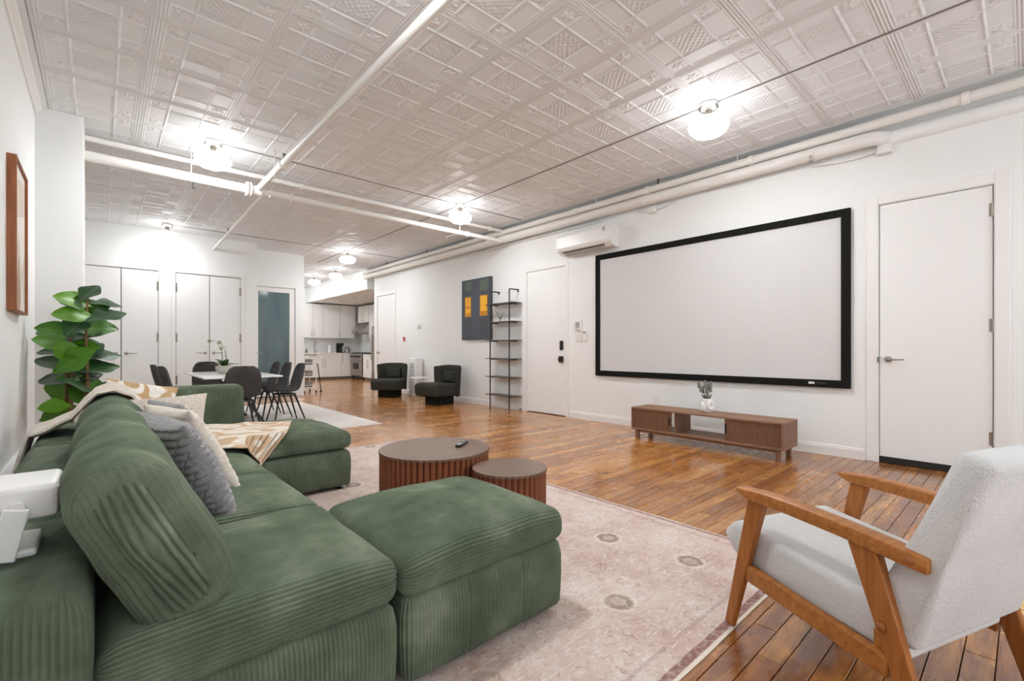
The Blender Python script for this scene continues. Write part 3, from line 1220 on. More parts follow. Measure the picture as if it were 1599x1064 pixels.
def flange(t, o, p, axis, r, w=0.03, n=20, name='flange', mat='pipe_paint'):
    rot = {'x': (0, PI / 2, 0), 'y': (-PI / 2, 0, 0), 'z': (0, 0, 0)}[axis]
    return obj(name, lathe([(r * 0.85, -w / 2), (r, -w / 2 + 0.004), (r, w / 2 - 0.004), (r * 0.85, w / 2)], n), mat, t, Vector(p) - o, rot)


def hanger(t, o, p, top, r, mat='pipe_paint'):
    obj('hanger_rod', tube([Vector(p) - o + Vector((0, 0, r)), Vector((p[0], p[1], top)) - o], 0.005, 8), mat, t)
    b = obj('hanger_ring', finish(add_tube(bmesh.new(), [Vector(p) - o + Vector((0, 0.0, 0)) + Vector((0.0, math.cos(q) * (r + 0.004), math.sin(q) * (r + 0.004))) for q in [2 * PI * i / 20 for i in range(21)]], 0.005, 6), True), mat, t)


def sprinkler(t, o, p, up=True, mat='black_metal'):
    s = 1 if up else -1
    obj('sprinkler_head', finish(add_lathe(bmesh.new(), [(0.012, 0), (0.012, s * 0.02), (0.006, s * 0.03), (0.006, s * 0.055), (0.018, s * 0.058), (0.018, s * 0.062)], 12), True, 0.6), mat, t, Vector(p) - o)


PY, PZ = 6.22, 3.0
t, o = pipe_thing('sprinkler_main', 'thick white sprinkler main running across below the ceiling', [(-0.13, PY, PZ), (1.30, PY, PZ)], 0.052)
flange(t, o, (1.30, PY, PZ), 'x', 0.085, 0.025)
flange(t, o, (1.335, PY, PZ), 'x', 0.085, 0.025)
flange(t, o, (1.40, PY, PZ), 'x', 0.062, 0.10, name='tee')
hanger(t, o, (0.75, PY, PZ), CZ - 0.005, 0.052)
sprinkler(t, o, (0.77, PY, PZ - 0.05), False)
obj('reduced_pipe', tube([(1.40 + 0.13, 0, 0), (5.30 + 0.13, 0, 0)], 0.036, 18), 'pipe_paint', t)
flange(t, o, (1.56, PY, PZ), 'x', 0.05, 0.03, name='coupling')
flange(t, o, (1.80, PY, PZ), 'x', 0.05, 0.03, name='coupling')
flange(t, o, (4.55, PY, PZ), 'x', 0.048, 0.04, name='coupling')
obj('side_arm', tube([(4.42 + 0.13, 0, 0), (4.42 + 0.13, 0.42, 0)], 0.022, 12), 'pipe_paint', t)
obj('hanger_rod', tube([(4.40 + 0.13, 0, 0.03), (4.40 + 0.13, 0, CZ - PZ)], 0.005, 8), 'pipe_paint', t)
t, o = pipe_thing('cross_pipe', 'thinner white pipe just above the sprinkler main', [(-0.13, 6.30, 3.205), (5.36, 6.30, 3.205)], 0.030)
flange(t, o, (1.95, 6.30, 3.205), 'x', 0.04, 0.05, name='coupling')
flange(t, o, (5.1, 6.30, 3.205), 'x', 0.042, 0.05, name='coupling')
t, o = pipe_thing('branch_pipe', 'white branch pipe running overhead toward the camera from the main', [(1.42, PY - 0.03, PZ + 0.02), (1.42, -2.4, PZ + 0.02)], 0.034)
for yy in (5.2, 1.6):
    flange(t, o, (1.42, yy, PZ + 0.02), 'y', 0.045, 0.06, name='coupling')
sprinkler(t, o, (1.42, 5.15, PZ + 0.05))
hanger(t, o, (1.42, 5.5, PZ + 0.02), CZ - 0.005, 0.034)
t, o = pipe_thing('branch_pipe', 'slim white branch pipe running from the main to closet wall', [(1.50, PY + 0.02, PZ), (1.66, CY, PZ + 0.06)], 0.026)
sprinkler(t, o, (1.60, 9.0, PZ + 0.06))
t, o = pipe_thing('wall_pipe', 'long slim white pipe high along the screen wall', [(5.40, -2.5, 3.185), (5.40, 12.2, 3.185)], 0.042)
for yy in (0.35, 2.05, 3.35, 4.6, 7.6, 8.3):
    flange(t, o, (5.40, yy, 3.185), 'y', 0.052, 0.05, name='coupling')
for yy in (0.0, 2.2, 4.2, 6.5):
    obj('hanger_rod', tube([Vector((5.40, yy, 3.22)) - o, Vector((5.40, yy, CZ)) - o], 0.006, 8), 'pipe_paint', t)
for yy in (3.20, 8.9, 10.8):
    sprinkler(t, o, (5.40, yy, 3.225))
t, o = pipe_thing('insulated_pipe', 'thick insulated white pipe bending into wall above screen', [(5.44, 12.2, 3.075), (5.44, 1.08, 3.075), (5.445, 1.0, 3.075), (5.46, 0.95, 3.074), (5.50, 0.905, 3.072), (5.555, 0.89, 3.07)], 0.066)
for yy in (1.45, 3.45, 6.3, 8.6):
    flange(t, o, (5.44, yy, 3.075), 'y', 0.072, 0.035, name='jacket_band')
sprinkler(t, o, (5.375, 1.47, 3.05), False, 'nickel')
t, o = pipe_thing('conduit', 'thin white conduit under the pipes on the screen wall', [(5.52, 4.2, 2.98), (5.52, 11.7, 2.985)], 0.012, 'conduit', n=10)
t, o = pipe_thing('wire_loop', 'pale wire sagging to junction box beside the pipe bend', [(5.53, 1.5, 2.985), (5.53, 1.3, 2.955), (5.53, 1.1, 2.95), (5.53, 0.98, 2.965)], 0.007, 'wire', n=8)
t, o = pipe_thing('wire_loop', 'pale wires sagging under the pipes above wall air conditioner', [(5.53, 3.05, 2.99), (5.53, 3.25, 2.945), (5.53, 3.45, 2.95), (5.53, 3.6, 2.985)], 0.008, 'wire', n=8)
for (yy, zz, lb) in ((0.90, 2.965, 'white junction box below the bend of insulated pipe'), (3.36, 2.95, 'white junction box under wall pipes near the screen')):
    t = thing('junction_box', lb, 'junction box', (W, yy, zz), NEG)
    obj('housing', sbox(-0.055, 0.055, -0.06, 0.0, -0.04, 0.05, 0.004), 'white_plastic', t)
    obj('cover', sbox(-0.05, 0.05, -0.066, -0.06, -0.035, 0.045, 0.002, 1), 'white_plastic', t)
t, o = pipe_thing('ceiling_seam_cable', 'thin dark strip for lamp cable and seam shadow along ceiling by the screen wall', [(4.10, YB, CZ - 0.012), (4.10, 12.0, CZ - 0.012)], 0.006, 'cable', 'cable', 8)  # dark strip stands for lamp wire and the shadow of the tile seam
t, o = pipe_thing('ceiling_seam_cable', 'thin dark strip for cable and seam shadow across ceiling before the cross pipes', [(0.9, 5.77, CZ - 0.012), (5.36, 5.77, CZ - 0.012)], 0.005, 'cable', 'cable', 8)
t, o = pipe_thing('ceiling_seam_cable', 'thin dark strip for cable and seam shadow across ceiling over the lounge chairs', [(0.9, 10.12, CZ - 0.012), (5.36, 10.12, CZ - 0.012)], 0.005, 'cable', 'cable', 8)

# ================================================================== RUGS
def rug(name, label, x0, x1, y0, y1, mat):
    hx, hy = (x1 - x0) / 2, (y1 - y0) / 2
    bm = bmesh.new()
    nx, ny = 40, 60
    top = [[None] * (ny + 1) for _ in range(nx + 1)]
    for i in range(nx + 1):
        for j in range(ny + 1):
            u, v = (2 * i / nx - 1) * hx, (2 * j / ny - 1) * hy
            edge = i in (0, nx) or j in (0, ny)
            z = 0.004 if edge else 0.008
            wob = 0.006 * noise.noise((u * 2, v * 2, 3))
            top[i][j] = bm.verts.new((u + (wob if i in (0, nx) else 0), v + (wob if j in (0, ny) else 0), z))
    for i in range(nx):
        for j in range(ny):
            bm.faces.new((top[i][j], top[i + 1][j], top[i + 1][j + 1], top[i][j + 1]))
    ring = [top[i][0] for i in range(nx)] + [top[nx][j] for j in range(ny)] + [top[i][ny] for i in range(nx, 0, -1)] + [top[0][j] for j in range(ny, 0, -1)]
    low = [bm.verts.new((v.co.x, v.co.y, 0.0003)) for v in ring]
    for i in range(len(ring)):
        j = (i + 1) % len(ring)
        bm.faces.new((ring[i], low[i], low[j], ring[j]))
    bm.faces.new(low)
    o = obj(name, finish(bm, True, 0.8), mat, None, ((x0 + x1) / 2, (y0 + y1) / 2, 0))
    tag(o, label, 'rug')


rug('area_rug', 'faded pink-beige patterned area rug under sofa and coffee tables', 0.20, 2.68, 0.755, 4.955, 'rug_pink')
rug('dining_rug', 'pale off-white rug under the dining table and chairs', 0.1, 3.05, 6.25, 9.95, 'rug_pale')

# ================================================================== SECTIONAL SOFA
SO = Vector((0.3, 2.8, 0.009))
sofa = thing('sectional_sofa', 'long green corduroy sectional sofa along the side wall', 'sofa', SO)


def bulge(hx, hy, amt, wob=0.006, seed=0.0, drop=0.0):
    def fn(p):
        q = max(0, 1 - (p.x / hx) ** 2) * max(0, 1 - (p.y / hy) ** 2)
        if p.z > 0:
            p.z += amt * q + wob * noise.noise((p.x * 5 + seed, p.y * 5, 1.0)) - drop * (p.x / hx) ** 4
        p.x += 0.01 * noise.noise((p.y * 4 + seed, p.z * 6, 2.0)) * (p.x / hx)
        return p
    return fn


seat_spans = [(1.27, 1.94), (1.95, 2.62), (2.63, 3.40), (3.41, 4.37)]
for i, (a, b) in enumerate(seat_spans):
    hy = (b - a) / 2
    cy = (a + b) / 2
    obj('base', ribbed_base(0.345, hy - 0.003, 0.275, 0.03), 'cord', sofa, Vector((0.325, cy, 0.035)) - SO)
    me = ribbed_tube(hy - 0.004, 0.072, 0.045, 0.70, 0.05, 20, fn=bulge(0.35, hy, 0.032, seed=i * 7.0, drop=0.012))
    obj('seat_cushion', me, 'cord', sofa, Vector((0.335, cy, 0.378)) - SO)
    obj('back_frame', ribbed_base(0.128, hy - 0.003, 0.545, 0.035), 'cord', sofa, Vector((-0.150, cy, 0.035)) - SO)
TILT = math.radians(-26)
for i, (cy, L, dz, s) in enumerate(((1.635, 0.64, 0.0, 1.0), (2.285, 0.66, -0.005, 5.3), (2.97, 0.70, -0.015, 9.1), (3.72, 0.74, -0.05, 13.7))):
    o = obj('back_cushion', rib_axis_cushion(0.094, 0.215, 0.084, L, seed=s), 'cord', sofa, Vector((0.095, cy, 0.625 + dz)) - SO, (0, TILT, 0))
obj('armrest', ribbed_base(0.475, 0.14, 0.745, 0.06), 'cord', sofa, Vector((0.425, 4.53, 0.035)) - SO)
for x, yy in ((0.62, 1.33), (0.62, 4.25), (-0.2, 1.33), (-0.2, 4.25), (0.62, 2.8), (-0.2, 2.8)):
    obj('foot', lathe([(0.025, 0.0), (0.03, 0.034)], 14), 'black', sofa, Vector((x, yy, 0.004)) - SO)


def ottoman(label, x0, x1, y0, y1, dz, seed):
    cx, cy = (x0 + x1) / 2, (y0 + y1) / 2
    hx, hy = (x1 - x0) / 2, (y1 - y0) / 2
    t = thing('ottoman', label, 'ottoman', (cx, cy, 0.009), 0, 'corduroy ottomans')
    obj('base', ribbed_base(hx - 0.012, hy - 0.01, 0.275, 0.03, seams=(-hx * 0.33, hx * 0.35)), 'cord', t, (0, 0, 0.026))
    me = ribbed_tube(hy, 0.066, 0.045, 2 * hx, 0.045, 24, fn=bulge(hx, hy, 0.035, seed=seed, drop=0.015))
    obj('cushion', me, 'cord', t, (0, 0, 0.362 + dz))
    for a in (-1, 1):
        for b in (-1, 1):
            obj('foot', lathe([(0.022, 0.0), (0.026, 0.03)], 14), 'black', t, (a * (hx - 0.08), b * (hy - 0.08), 0))


ottoman('green corduroy ottoman beside the round coffee tables, seen closest', 0.69, 1.425, 1.265, 1.955, 0.0, 21.0)
ottoman('green corduroy ottoman forming the chaise at the far end of sofa', 0.745, 1.45, 3.47, 4.37, 0.02, 33.0)

# ------------------------------------------------------------------ pillows and throws
def pillow(name, label, c, xdir, zdir, w, h, t, mat, rib=None, amp=0.006, seed=0.0):
    o = obj(name, pillow_mesh(w, h, t, rib, amp, seed=seed), mat)
    orient(o, c, xdir, zdir)
    tag(o, label, 'pillow', 'throw pillows on the sofa')


pillow('throw_pillow', 'ribbed grey chenille pillow leaning at the front of the row', (0.225, 2.16, 0.640), (-0.12, 0.35, 0.02), (-0.19, 0, 0.37), 0.44, 0.43, 0.15, 'grey_chenille', 0.028, 0.010, 1.0)
pillow('throw_pillow', 'cream knitted pillow directly behind the front grey pillow', (0.30, 2.47, 0.645), (-0.10, 0.35, 0.0), (-0.20, 0, 0.36), 0.44, 0.43, 0.13, 'cream_knit', 0.03, 0.003, 4.0)
pillow('throw_pillow', 'small grey ribbed pillow with only its corner showing behind cream pillow', (0.30, 2.82, 0.640), (-0.08, 0.35, 0.0), (-0.16, 0, 0.37), 0.40, 0.40, 0.12, 'grey_chenille', 0.028, 0.009, 8.0)
pillow('throw_pillow', 'beige waffle knit pillow lying across behind the grey pillows', (0.245, 3.10, 0.655), (0.34, -0.10, 0.02), (-0.10, 0.22, 0.3), 0.40, 0.38, 0.13, 'beige_knit', 0.018, 0.0025, 12.0)
pillow('throw_pillow', 'tan and white swirl print pillow in the far sofa corner', (0.20, 4.17, 0.67), (0.36, 0.02, -0.08), (-0.05, 0.16, 0.34), 0.42, 0.38, 0.13, 'swirl_pillow', None, 0, 15.0)


def sheet(name, label, fnp, nu, nv, mat, thick=0.008, cat='throw blanket'):
    bm = bmesh.new()
    g = [[bm.verts.new(fnp(i / nu, j / nv)) for j in range(nv + 1)] for i in range(nu + 1)]
    for i in range(nu):
        for j in range(nv):
            bm.faces.new((g[i][j], g[i + 1][j], g[i + 1][j + 1], g[i][j + 1]))
    bmesh.ops.recalc_face_normals(bm, faces=bm.faces)
    bmesh.ops.solidify(bm, geom=bm.faces[:], thickness=thick)
    me = finish(bm, True, 1.2)
    t = thing(name, label, cat, Vector(fnp(0.5, 0.5)))
    c = Vector(fnp(0.5, 0.5))
    me.transform(Matrix.Translation(-c))
    obj('cloth', me, mat, t)
    return t, c


# cream throw over the corner back cushion
path = [(-0.335, 0.40), (-0.31, 0.50), (-0.29, 0.585), (-0.22, 0.605), (-0.12, 0.66), (-0.07, 0.735), (-0.015, 0.80), (0.06, 0.825), (0.14, 0.79), (0.20, 0.71), (0.235, 0.62)]


def p_throw(u, v):
    q = u * (len(path) - 1)
    i = min(int(q), len(path) - 2)
    f = q - i
    x = path[i][0] * (1 - f) + path[i + 1][0] * f
    z = path[i][1] * (1 - f) + path[i + 1][1] * f
    yy = 3.62 + v * 0.50 + 0.10 * (u - 0.5)
    w = 0.012 * math.sin(v * 22 + u * 5) + 0.01 * noise.noise((u * 6, v * 6, 0))
    return Vector((x - 0.4 * abs(w), yy, z + w + 0.015))


th, c0 = sheet('throw_blanket', 'cream fringed throw hanging over the sofa back by the plant', p_throw, 40, 36, 'cream_knit', 0.012)
for j in range(26):
    v = (j + 0.5) / 26
    p = p_throw(0.0, v) - c0
    L = random.uniform(0.07, 0.11)
    obj('fringe_tassel', tube([p, p + Vector((random.uniform(-0.015, 0.005), random.uniform(-0.01, 0.01), -L * 0.5)), p + Vector((random.uniform(-0.02, 0.01), random.uniform(-0.015, 0.015), -L))], [0.004, 0.005, 0.002], 5), 'cream_knit', th)

# swirl throw on the corner seat, one corner falling over the front
Aq, Bq, Cq, Dq = Vector((0.42, 3.25, 0.50)), Vector((0.50, 4.30, 0.505)), Vector((1.16, 4.0, 0.508)), Vector((0.80, 2.96, 0.50))


def p_swirl(u, v):
    p = (Aq * (1 - u) + Dq * u) * (1 - v) + (Bq * (1 - u) + Cq * u) * v
    z = 0.497 + 0.008 * noise.noise((p.x * 7, p.y * 7, 5)) + 0.010 * max(0, noise.noise((p.x * 5 + 3, p.y * 4, 9)))
    if p.y < 3.44 and p.x > 0.66:           # spills over the seat edge
        d = (p.x - 0.66)
        z = 0.478 - 1.0 * d - 0.0 + 0.006 * noise.noise((p.y * 12, d * 10, 0))
        return Vector((0.66 + 0.045 * min(1, d / 0.06), p.y, z))
    if p.x < 0.70 or p.y > 3.44:
        return Vector((p.x, p.y, z))
    return Vector((p.x, p.y, z))


def p_swirl2(u, v):
    # sheet in the gap between seat edge and chaise: lies flat on both
    p = p_swirl(u, v)
    return p


sheet('throw_blanket', 'tan and cream swirl pattern throw spread over seat and chaise', p_swirl2, 44, 44, 'swirl_cloth', 0.006)

# ------------------------------------------------------------------ projector on the sofa back
t = thing('projector', 'white portable projector on a tilting stand on sofa back', 'projector', (-0.2, 1.62, 0.582))
obj('stand_foot', sbox(-0.13, 0.085, -0.03, 0.14, 0.0, 0.022, 0.009), 'white_plastic', t)
obj('stand_arm', beam((0.03, -0.065, 0.012), (0.055, -0.075, 0.13), 0.012, 0.045, 0.004, (1, 0, 0)), 'white_plastic', t)
bd = obj('body', sbox(-0.14, 0.125, -0.06, 0.13, 0.095, 0.178, 0.016, 4), 'white_plastic', t)
obj('lens', lathe([(0.03, 0), (0.03, 0.01), (0.022, 0.012)], 20), 'black', bd, (0.125, 0.03, 0.137), (0, PI / 2, 0))
obj('pivot', tube([(0.055, -0.075, 0.13), (0.055, -0.05, 0.13)], 0.014, 14), 'white_plastic', t)

# ================================================================== COFFEE TABLES
def fluted_table(label, loc, r, h, n, group):
    t = thing('coffee_table', label, 'coffee table', loc, 0, group)
    obj('drum', lathe([(r - 0.022, 0.012), (r - 0.022, h - 0.014)], 48), 'walnut_z', t)
    w = 2 * PI * r / n
    bm = bmesh.new()
    sl = []
    for i in range(7):
        a = -PI / 2 + PI * i / 6
        sl.append((r - 0.024 + 0.022 * math.cos(a), w * 0.495 * math.sin(a)))
    sl += [(r - 0.03, w * 0.48), (r - 0.03, -w * 0.48)]
    me = prism(sl, 'z', 0.003, h - 0.014, 0, True)
    me.materials.append(MATS['walnut_z'])
    for i in range(n):
        s = bpy.data.objects.new('slat', me)
        C.objects.link(s)
        s.parent = t
        s.rotation_euler = (0, 0, 2 * PI * i / n)
    # scalloped top follows the flutes
    poly = []
    m = n * 6
    for i in range(m):
        a = 2 * PI * i / m
        rr = r + 0.003 - 0.006 * (1 - abs(math.cos(a * n / 2)))
        poly.append((rr * math.cos(a), rr * math.sin(a)))
    obj('table_top', finish(add_prism(bmesh.new(), poly, 'z', h - 0.015, h)), 'walnut_top', t)


fluted_table('large round fluted walnut coffee table with a remote on top', (1.716, 2.72, 0.009), 0.372, 0.395, 58, 'nesting round coffee tables')
fluted_table('small round fluted walnut coffee table with bare top', (1.885, 2.135, 0.009), 0.228, 0.345, 38, 'nesting round coffee tables')
t = thing('remote_control', 'slim black remote control on the large round table', 'remote', (1.90, 2.66, 0.404), math.radians(35))
b = obj('casing', sbox(-0.085, 0.085, -0.02, 0.02, 0, 0.018, 0.006), 'black', t)
obj('button_pad', lathe([(0.012, 0), (0.012, 0.003)], 16), 'grey_plastic', b, (0.04, 0, 0.017))
obj('label_strip', sbox(-0.08, -0.02, -0.012, 0.012, 0.017, 0.0195, 0.001, 1), 'grey_plastic', b)

# ================================================================== ARMCHAIR
ARZ = -math.atan2(0.34, 0.94)
ch = thing('armchair', 'pale grey boucle armchair with open oak-brown wooden frame', 'armchair', (2.0006, 0.379, 0.0), ARZ)
for s in (-1, 1):
    x = 0.29 * s
    z0 = 0.009 if s < 0 else 0.001
    fz = 0.0095 if s < 0 else 0.0005
    obj('front_leg', beam((x, 0.19, 0.53), (x, 0.316, fz), 0.036, 0.062, 0.006, (0, 1, 0), 0.62), 'chair_wood_z', ch)
    rl = obj('rear_leg', beam((x, -0.165, 0.52), (x, -0.325, 0.0), 0.036, 0.075, 0.006, (0, 1, 0), 0.6), 'chair_wood_z', ch)
    obj('bolt_cap', lathe([(0.012, 0), (0.012, 0.004), (0.007, 0.008)], 16), 'brown_bolt', rl, (x - 0.017 if s < 0 else x + 0.017, -0.222, 0.30), (0, s * PI / 2, 0))
    obj('side_rail', beam((x * 0.985, 0.235, 0.245), (x * 0.985, -0.235, 0.185), 0.03, 0.06, 0.005), 'chair_wood', ch)
    # arm: flat board swept along a gentle curve
    pts = [(0.268, 0.546, 0.014), (0.225, 0.544, 0.032), (0.16, 0.546, 0.040), (0.05, 0.544, 0.042), (-0.10, 0.536, 0.042), (-0.19, 0.526, 0.042), (-0.265, 0.516, 0.042), (-0.325, 0.508, 0.040)]
    bm = bmesh.new()
    rings = []
    for i, (yy, zz, hh) in enumerate(pts):
        inn = 0.0 if i < 5 else 0.006 * (i - 4)
        wd = 0.030 if i > 0 else 0.026
        rings.append([bm.verts.new((x - s * inn + a * wd, yy, zz + b * hh / 2 + (0.006 if i == 0 else 0))) for a, b in ((-1, -1), (1, -1), (1, 1), (-1, 1))])
    for A, B in zip(rings, rings[1:]):
        for i in range(4):
            bm.faces.new((A[i], A[(i + 1) % 4], B[(i + 1) % 4], B[i]))
    bm.faces.new(rings[0])
    bm.faces.new(rings[-1])
    bmesh.ops.bevel(bm, geom=bm.edges[:], offset=0.004, segments=2, affect='EDGES', profile=0.5)
    am = obj('armrest', finish(bm, True, 0.7), 'chair_wood', ch)
    obj('bolt_cap', lathe([(0.011, 0), (0.011, 0.003), (0.006, 0.007)], 16), 'brown_bolt', am, (x + s * 0.0125, -0.29, 0.511), (0, s * PI / 2, 0))
obj('cross_rail', beam((-0.28, 0.19, 0.235), (0.28, 0.19, 0.235), 0.03, 0.05, 0.004), 'chair_wood', ch)
obj('cross_rail', beam((-0.28, -0.2, 0.245), (0.28, -0.2, 0.245), 0.03, 0.05, 0.004), 'chair_wood', ch)


def soft_prism(poly, x0, x1, r, n=6, sub=2, puff=0.0):
    """outline in (y,z) extruded in x with generously rounded edges"""
    bm = add_prism(bmesh.new(), poly, 'x', x0, x1)
    bmesh.ops.bevel(bm, geom=bm.edges[:], offset=r, segments=5, affect='EDGES', profile=0.5)
    return finish(bm, True, 3)


obj('seat', soft_prism([(0.325, 0.275), (0.385, 0.345), (0.325, 0.408), (-0.22, 0.345), (-0.26, 0.195), (0.20, 0.245)], -0.268, 0.268, 0.030), 'boucle', ch)
obj('backrest', soft_prism([(-0.160, 0.345), (-0.170, 0.28), (-0.288, 0.245), (-0.350, 0.513), (-0.458, 0.805), (-0.375, 0.83), (-0.258, 0.524)], -0.280, 0.280, 0.030), 'boucle', ch)

# ================================================================== TV STAND
t = thing('tv_stand', 'low walnut media stand with two sliding doors under the screen', 'media stand', (5.06, 2.395, 0), NEG)
# local: x right (toward -Y), -y to the room ; half length .845, depth .42
hl, z0, z1 = 0.845, 0.105, 0.375
obj('top_board', sbox(-hl, hl, -0.21, 0.19, z1 - 0.02, z1, 0.003, 2), 'stand_wood', t)
obj('bottom_board', sbox(-hl, hl, -0.21, 0.19, z0, z0 + 0.022, 0.003, 2), 'stand_wood', t)
for x in (-hl, hl - 0.02):
    obj('side_panel', sbox(x, x + 0.02, -0.21, 0.19, z0 + 0.022, z1 - 0.02, 0.002, 1), 'stand_wood_z', t)
for x in (-0.30, 0.27):
    obj('divider', sbox(x, x + 0.02, -0.17, 0.18, z0 + 0.022, z1 - 0.02, 0.002, 1), 'stand_wood_z', t)
for a, b, hx in ((-hl + 0.022, -0.32, -0.345), (0.285, hl - 0.022, 0.292)):
    dr = obj('sliding_door', box(a, b, -0.188, -0.180, z0 + 0.024, z1 - 0.022), 'stand_wood_z', t)
    n = int(round((b - a) / 0.0185))
    w = (b - a) / n
    me = prism([(-w * 0.47, 0), (-w * 0.36, -0.008), (w * 0.36, -0.008), (w * 0.47, 0)], 'z', z0 + 0.024, z1 - 0.022, 0, False)
    me.materials.append(MATS['stand_wood_z'])
    for i in range(n):
        s = bpy.data.objects.new('door_slat', me)
        C.objects.link(s)
        s.parent = dr
        s.location = (a + w * (i + 0.5), -0.188, 0)
    obj('pull', sbox(hx - 0.006, hx + 0.014, -0.206, -0.188, 0.20, 0.30, 0.003, 1), 'black', dr)
for x in (-hl + 0.06, hl - 0.06):
    for yy in (-0.165, 0.13):
        obj('leg', sbox(x - 0.022, x + 0.022, yy - 0.022, yy + 0.022, 0, z0, 0.003, 1), 'stand_wood_z', t)
obj('apron', sbox(-hl + 0.08, hl - 0.08, -0.155, -0.14, z0 - 0.03, z0, 0.002, 1), 'stand_wood', t)
# vase with lavender
t = thing('vase', 'white knot-shaped vase holding lavender on the media stand', 'vase', (5.08, 2.40, 0.375))
obj('body', lathe([(0.035, 0.0), (0.05, 0.008), (0.055, 0.05), (0.045, 0.09), (0.038, 0.12), (0.045, 0.15), (0.040, 0.152), (0.030, 0.12)], 28, True, 3), 'white_gloss', t)
for ang, zz, rr in ((0.0, 0.075, 0.045), (2.2, 0.06, 0.04), (4.3, 0.08, 0.042)):
    pts = [Vector((math.cos(ang) * 0.05 + math.cos(q) * rr * -math.sin(ang) * 0.8, math.sin(ang) * 0.05 + math.cos(q) * rr * math.cos(ang) * 0.8, zz + math.sin(q) * rr)) for q in [2 * PI * i / 20 for i in range(21)]]
    obj('loop', finish(add_tube(bmesh.new(), pts, 0.019, 10), True), 'white_gloss', t)
for i in range(11):
    a = random.uniform(0, 2 * PI)
    sp = random.uniform(0.02, 0.10)
    H = random.uniform(0.10, 0.18)
    p0 = Vector((0, 0, 0.12))
    p2 = Vector((math.cos(a) * sp, math.sin(a) * sp, 0.15 + H))
    p1 = (p0 + p2) / 2 + Vector((0, 0, 0.02))
    st = obj('stalk', tube([p0, p1, p2], 0.0028, 6), 'stem_green', t)
    obj('flower_spike', finish(add_lathe(bmesh.new(), [(0.005, -0.055), (0.017, -0.036), (0.012, -0.022), (0.017, -0.008), (0.012, 0.008), (0.014, 0.018), (0.004, 0.034)], 8), True), 'lavender', st, p2)
for i in range(14):
    a = random.uniform(0, 2 * PI)
    sp = random.uniform(0.03, 0.07)
    p2 = Vector((math.cos(a) * sp, math.sin(a) * sp, random.uniform(0.17, 0.22)))
    obj('leaf', finish(add_tube(bmesh.new(), [(math.cos(a) * 0.02, math.sin(a) * 0.02, 0.145), p2], [0.011, 0.002], 4), True), 'lavender', t)

# ================================================================== PROJECTION SCREEN
sc_ = thing('projection_screen', 'large white projection screen in black frame on the wall', 'projection screen', (W, 2.733, 0.70), NEG)
hw, hh = 1.568, 1.78
z0 = -0.01
fw = 0.078
obj('fabric', box(-hw + 0.05, hw - 0.05, -0.030, -0.02, 0.05, hh - 0.05), 'screen_cloth', sc_)
fb = obj('frame_bar', sbox(-hw, hw, -0.045, -0.012, z0, z0 + fw, 0.004, 2), 'black_velvet', sc_)
obj('frame_bar', sbox(-hw, hw, -0.045, -0.012, hh - fw, hh, 0.004, 2), 'black_velvet', sc_)
obj('frame_bar', sbox(-hw, -hw + fw, -0.045, -0.012, z0 + fw, hh - fw, 0.003, 2), 'black_velvet', sc_)
obj('frame_bar', sbox(hw - fw, hw, -0.045, -0.012, z0 + fw, hh - fw, 0.003, 2), 'black_velvet', sc_)
obj('name_plate', sbox(hw - 0.36, hw - 0.305, -0.0475, -0.044, 0.022, 0.045, 0.001, 1), 'white_plastic', fb)
obj('name_plate', sbox(hw - 0.295, hw - 0.20, -0.0475, -0.044, 0.022, 0.045, 0.001, 1), 'black', fb)
for x in (-1.0, 1.0):
    obj('wall_bracket', box(x - 0.05, x + 0.05, -0.02, 0.0, hh - 0.06, hh - 0.01), 'black_metal', sc_)

# ================================================================== WALL AIR CONDITIONER
t = thing('air_conditioner', 'white wall-mounted split air conditioner above the screen corner', 'air conditioner', (W, 4.42, 2.55), NEG)
prof = [(0, 0.02), (-0.06, 0.0), (-0.13, 0.012), (-0.195, 0.06), (-0.215, 0.10), (-0.215, 0.27), (-0.20, 0.30), (-0.17, 0.31), (0, 0.31)]
obj('housing', prism(prof, 'x', -0.49, 0.49, 0, False), 'white_plastic', t)
for x in (-0.503, 0.490):
    obj('end_cap', prism(prof, 'x', x, x + 0.013, 0, False), 'white_plastic', t)
obj('air_vane', beam((-0.40, -0.135, 0.010), (0.36, -0.135, 0.010), 0.012, 0.075, 0.003, (0, -0.8, 0.6)), 'grey_plastic', t)
obj('outlet_slot', beam((-0.42, -0.17, 0.034), (0.38, -0.17, 0.034), 0.008, 0.02, 0.002, (0, -0.8, 0.6)), 'dark_gap', t)
obj('display', sbox(0.38, 0.42, -0.2195, -0.214, 0.22, 0.28, 0.001, 1), 'grey_plastic', t)

# ================================================================== WALL DEVICES
def device(name, label, cat, yy, zz, w, h, d, parts, mat='white_plastic'):
    t = thing(name, label, cat, (W, yy, zz), NEG)
    obj('housing', sbox(-w / 2, w / 2, -d, 0, -h / 2, h / 2, 0.006), mat, t)
    for nm, x0, x1, za, zb, m in parts:
        obj(nm, sbox(x0, x1, -d - 0.003, -d + 0.001, za, zb, 0.001, 1), m, t)


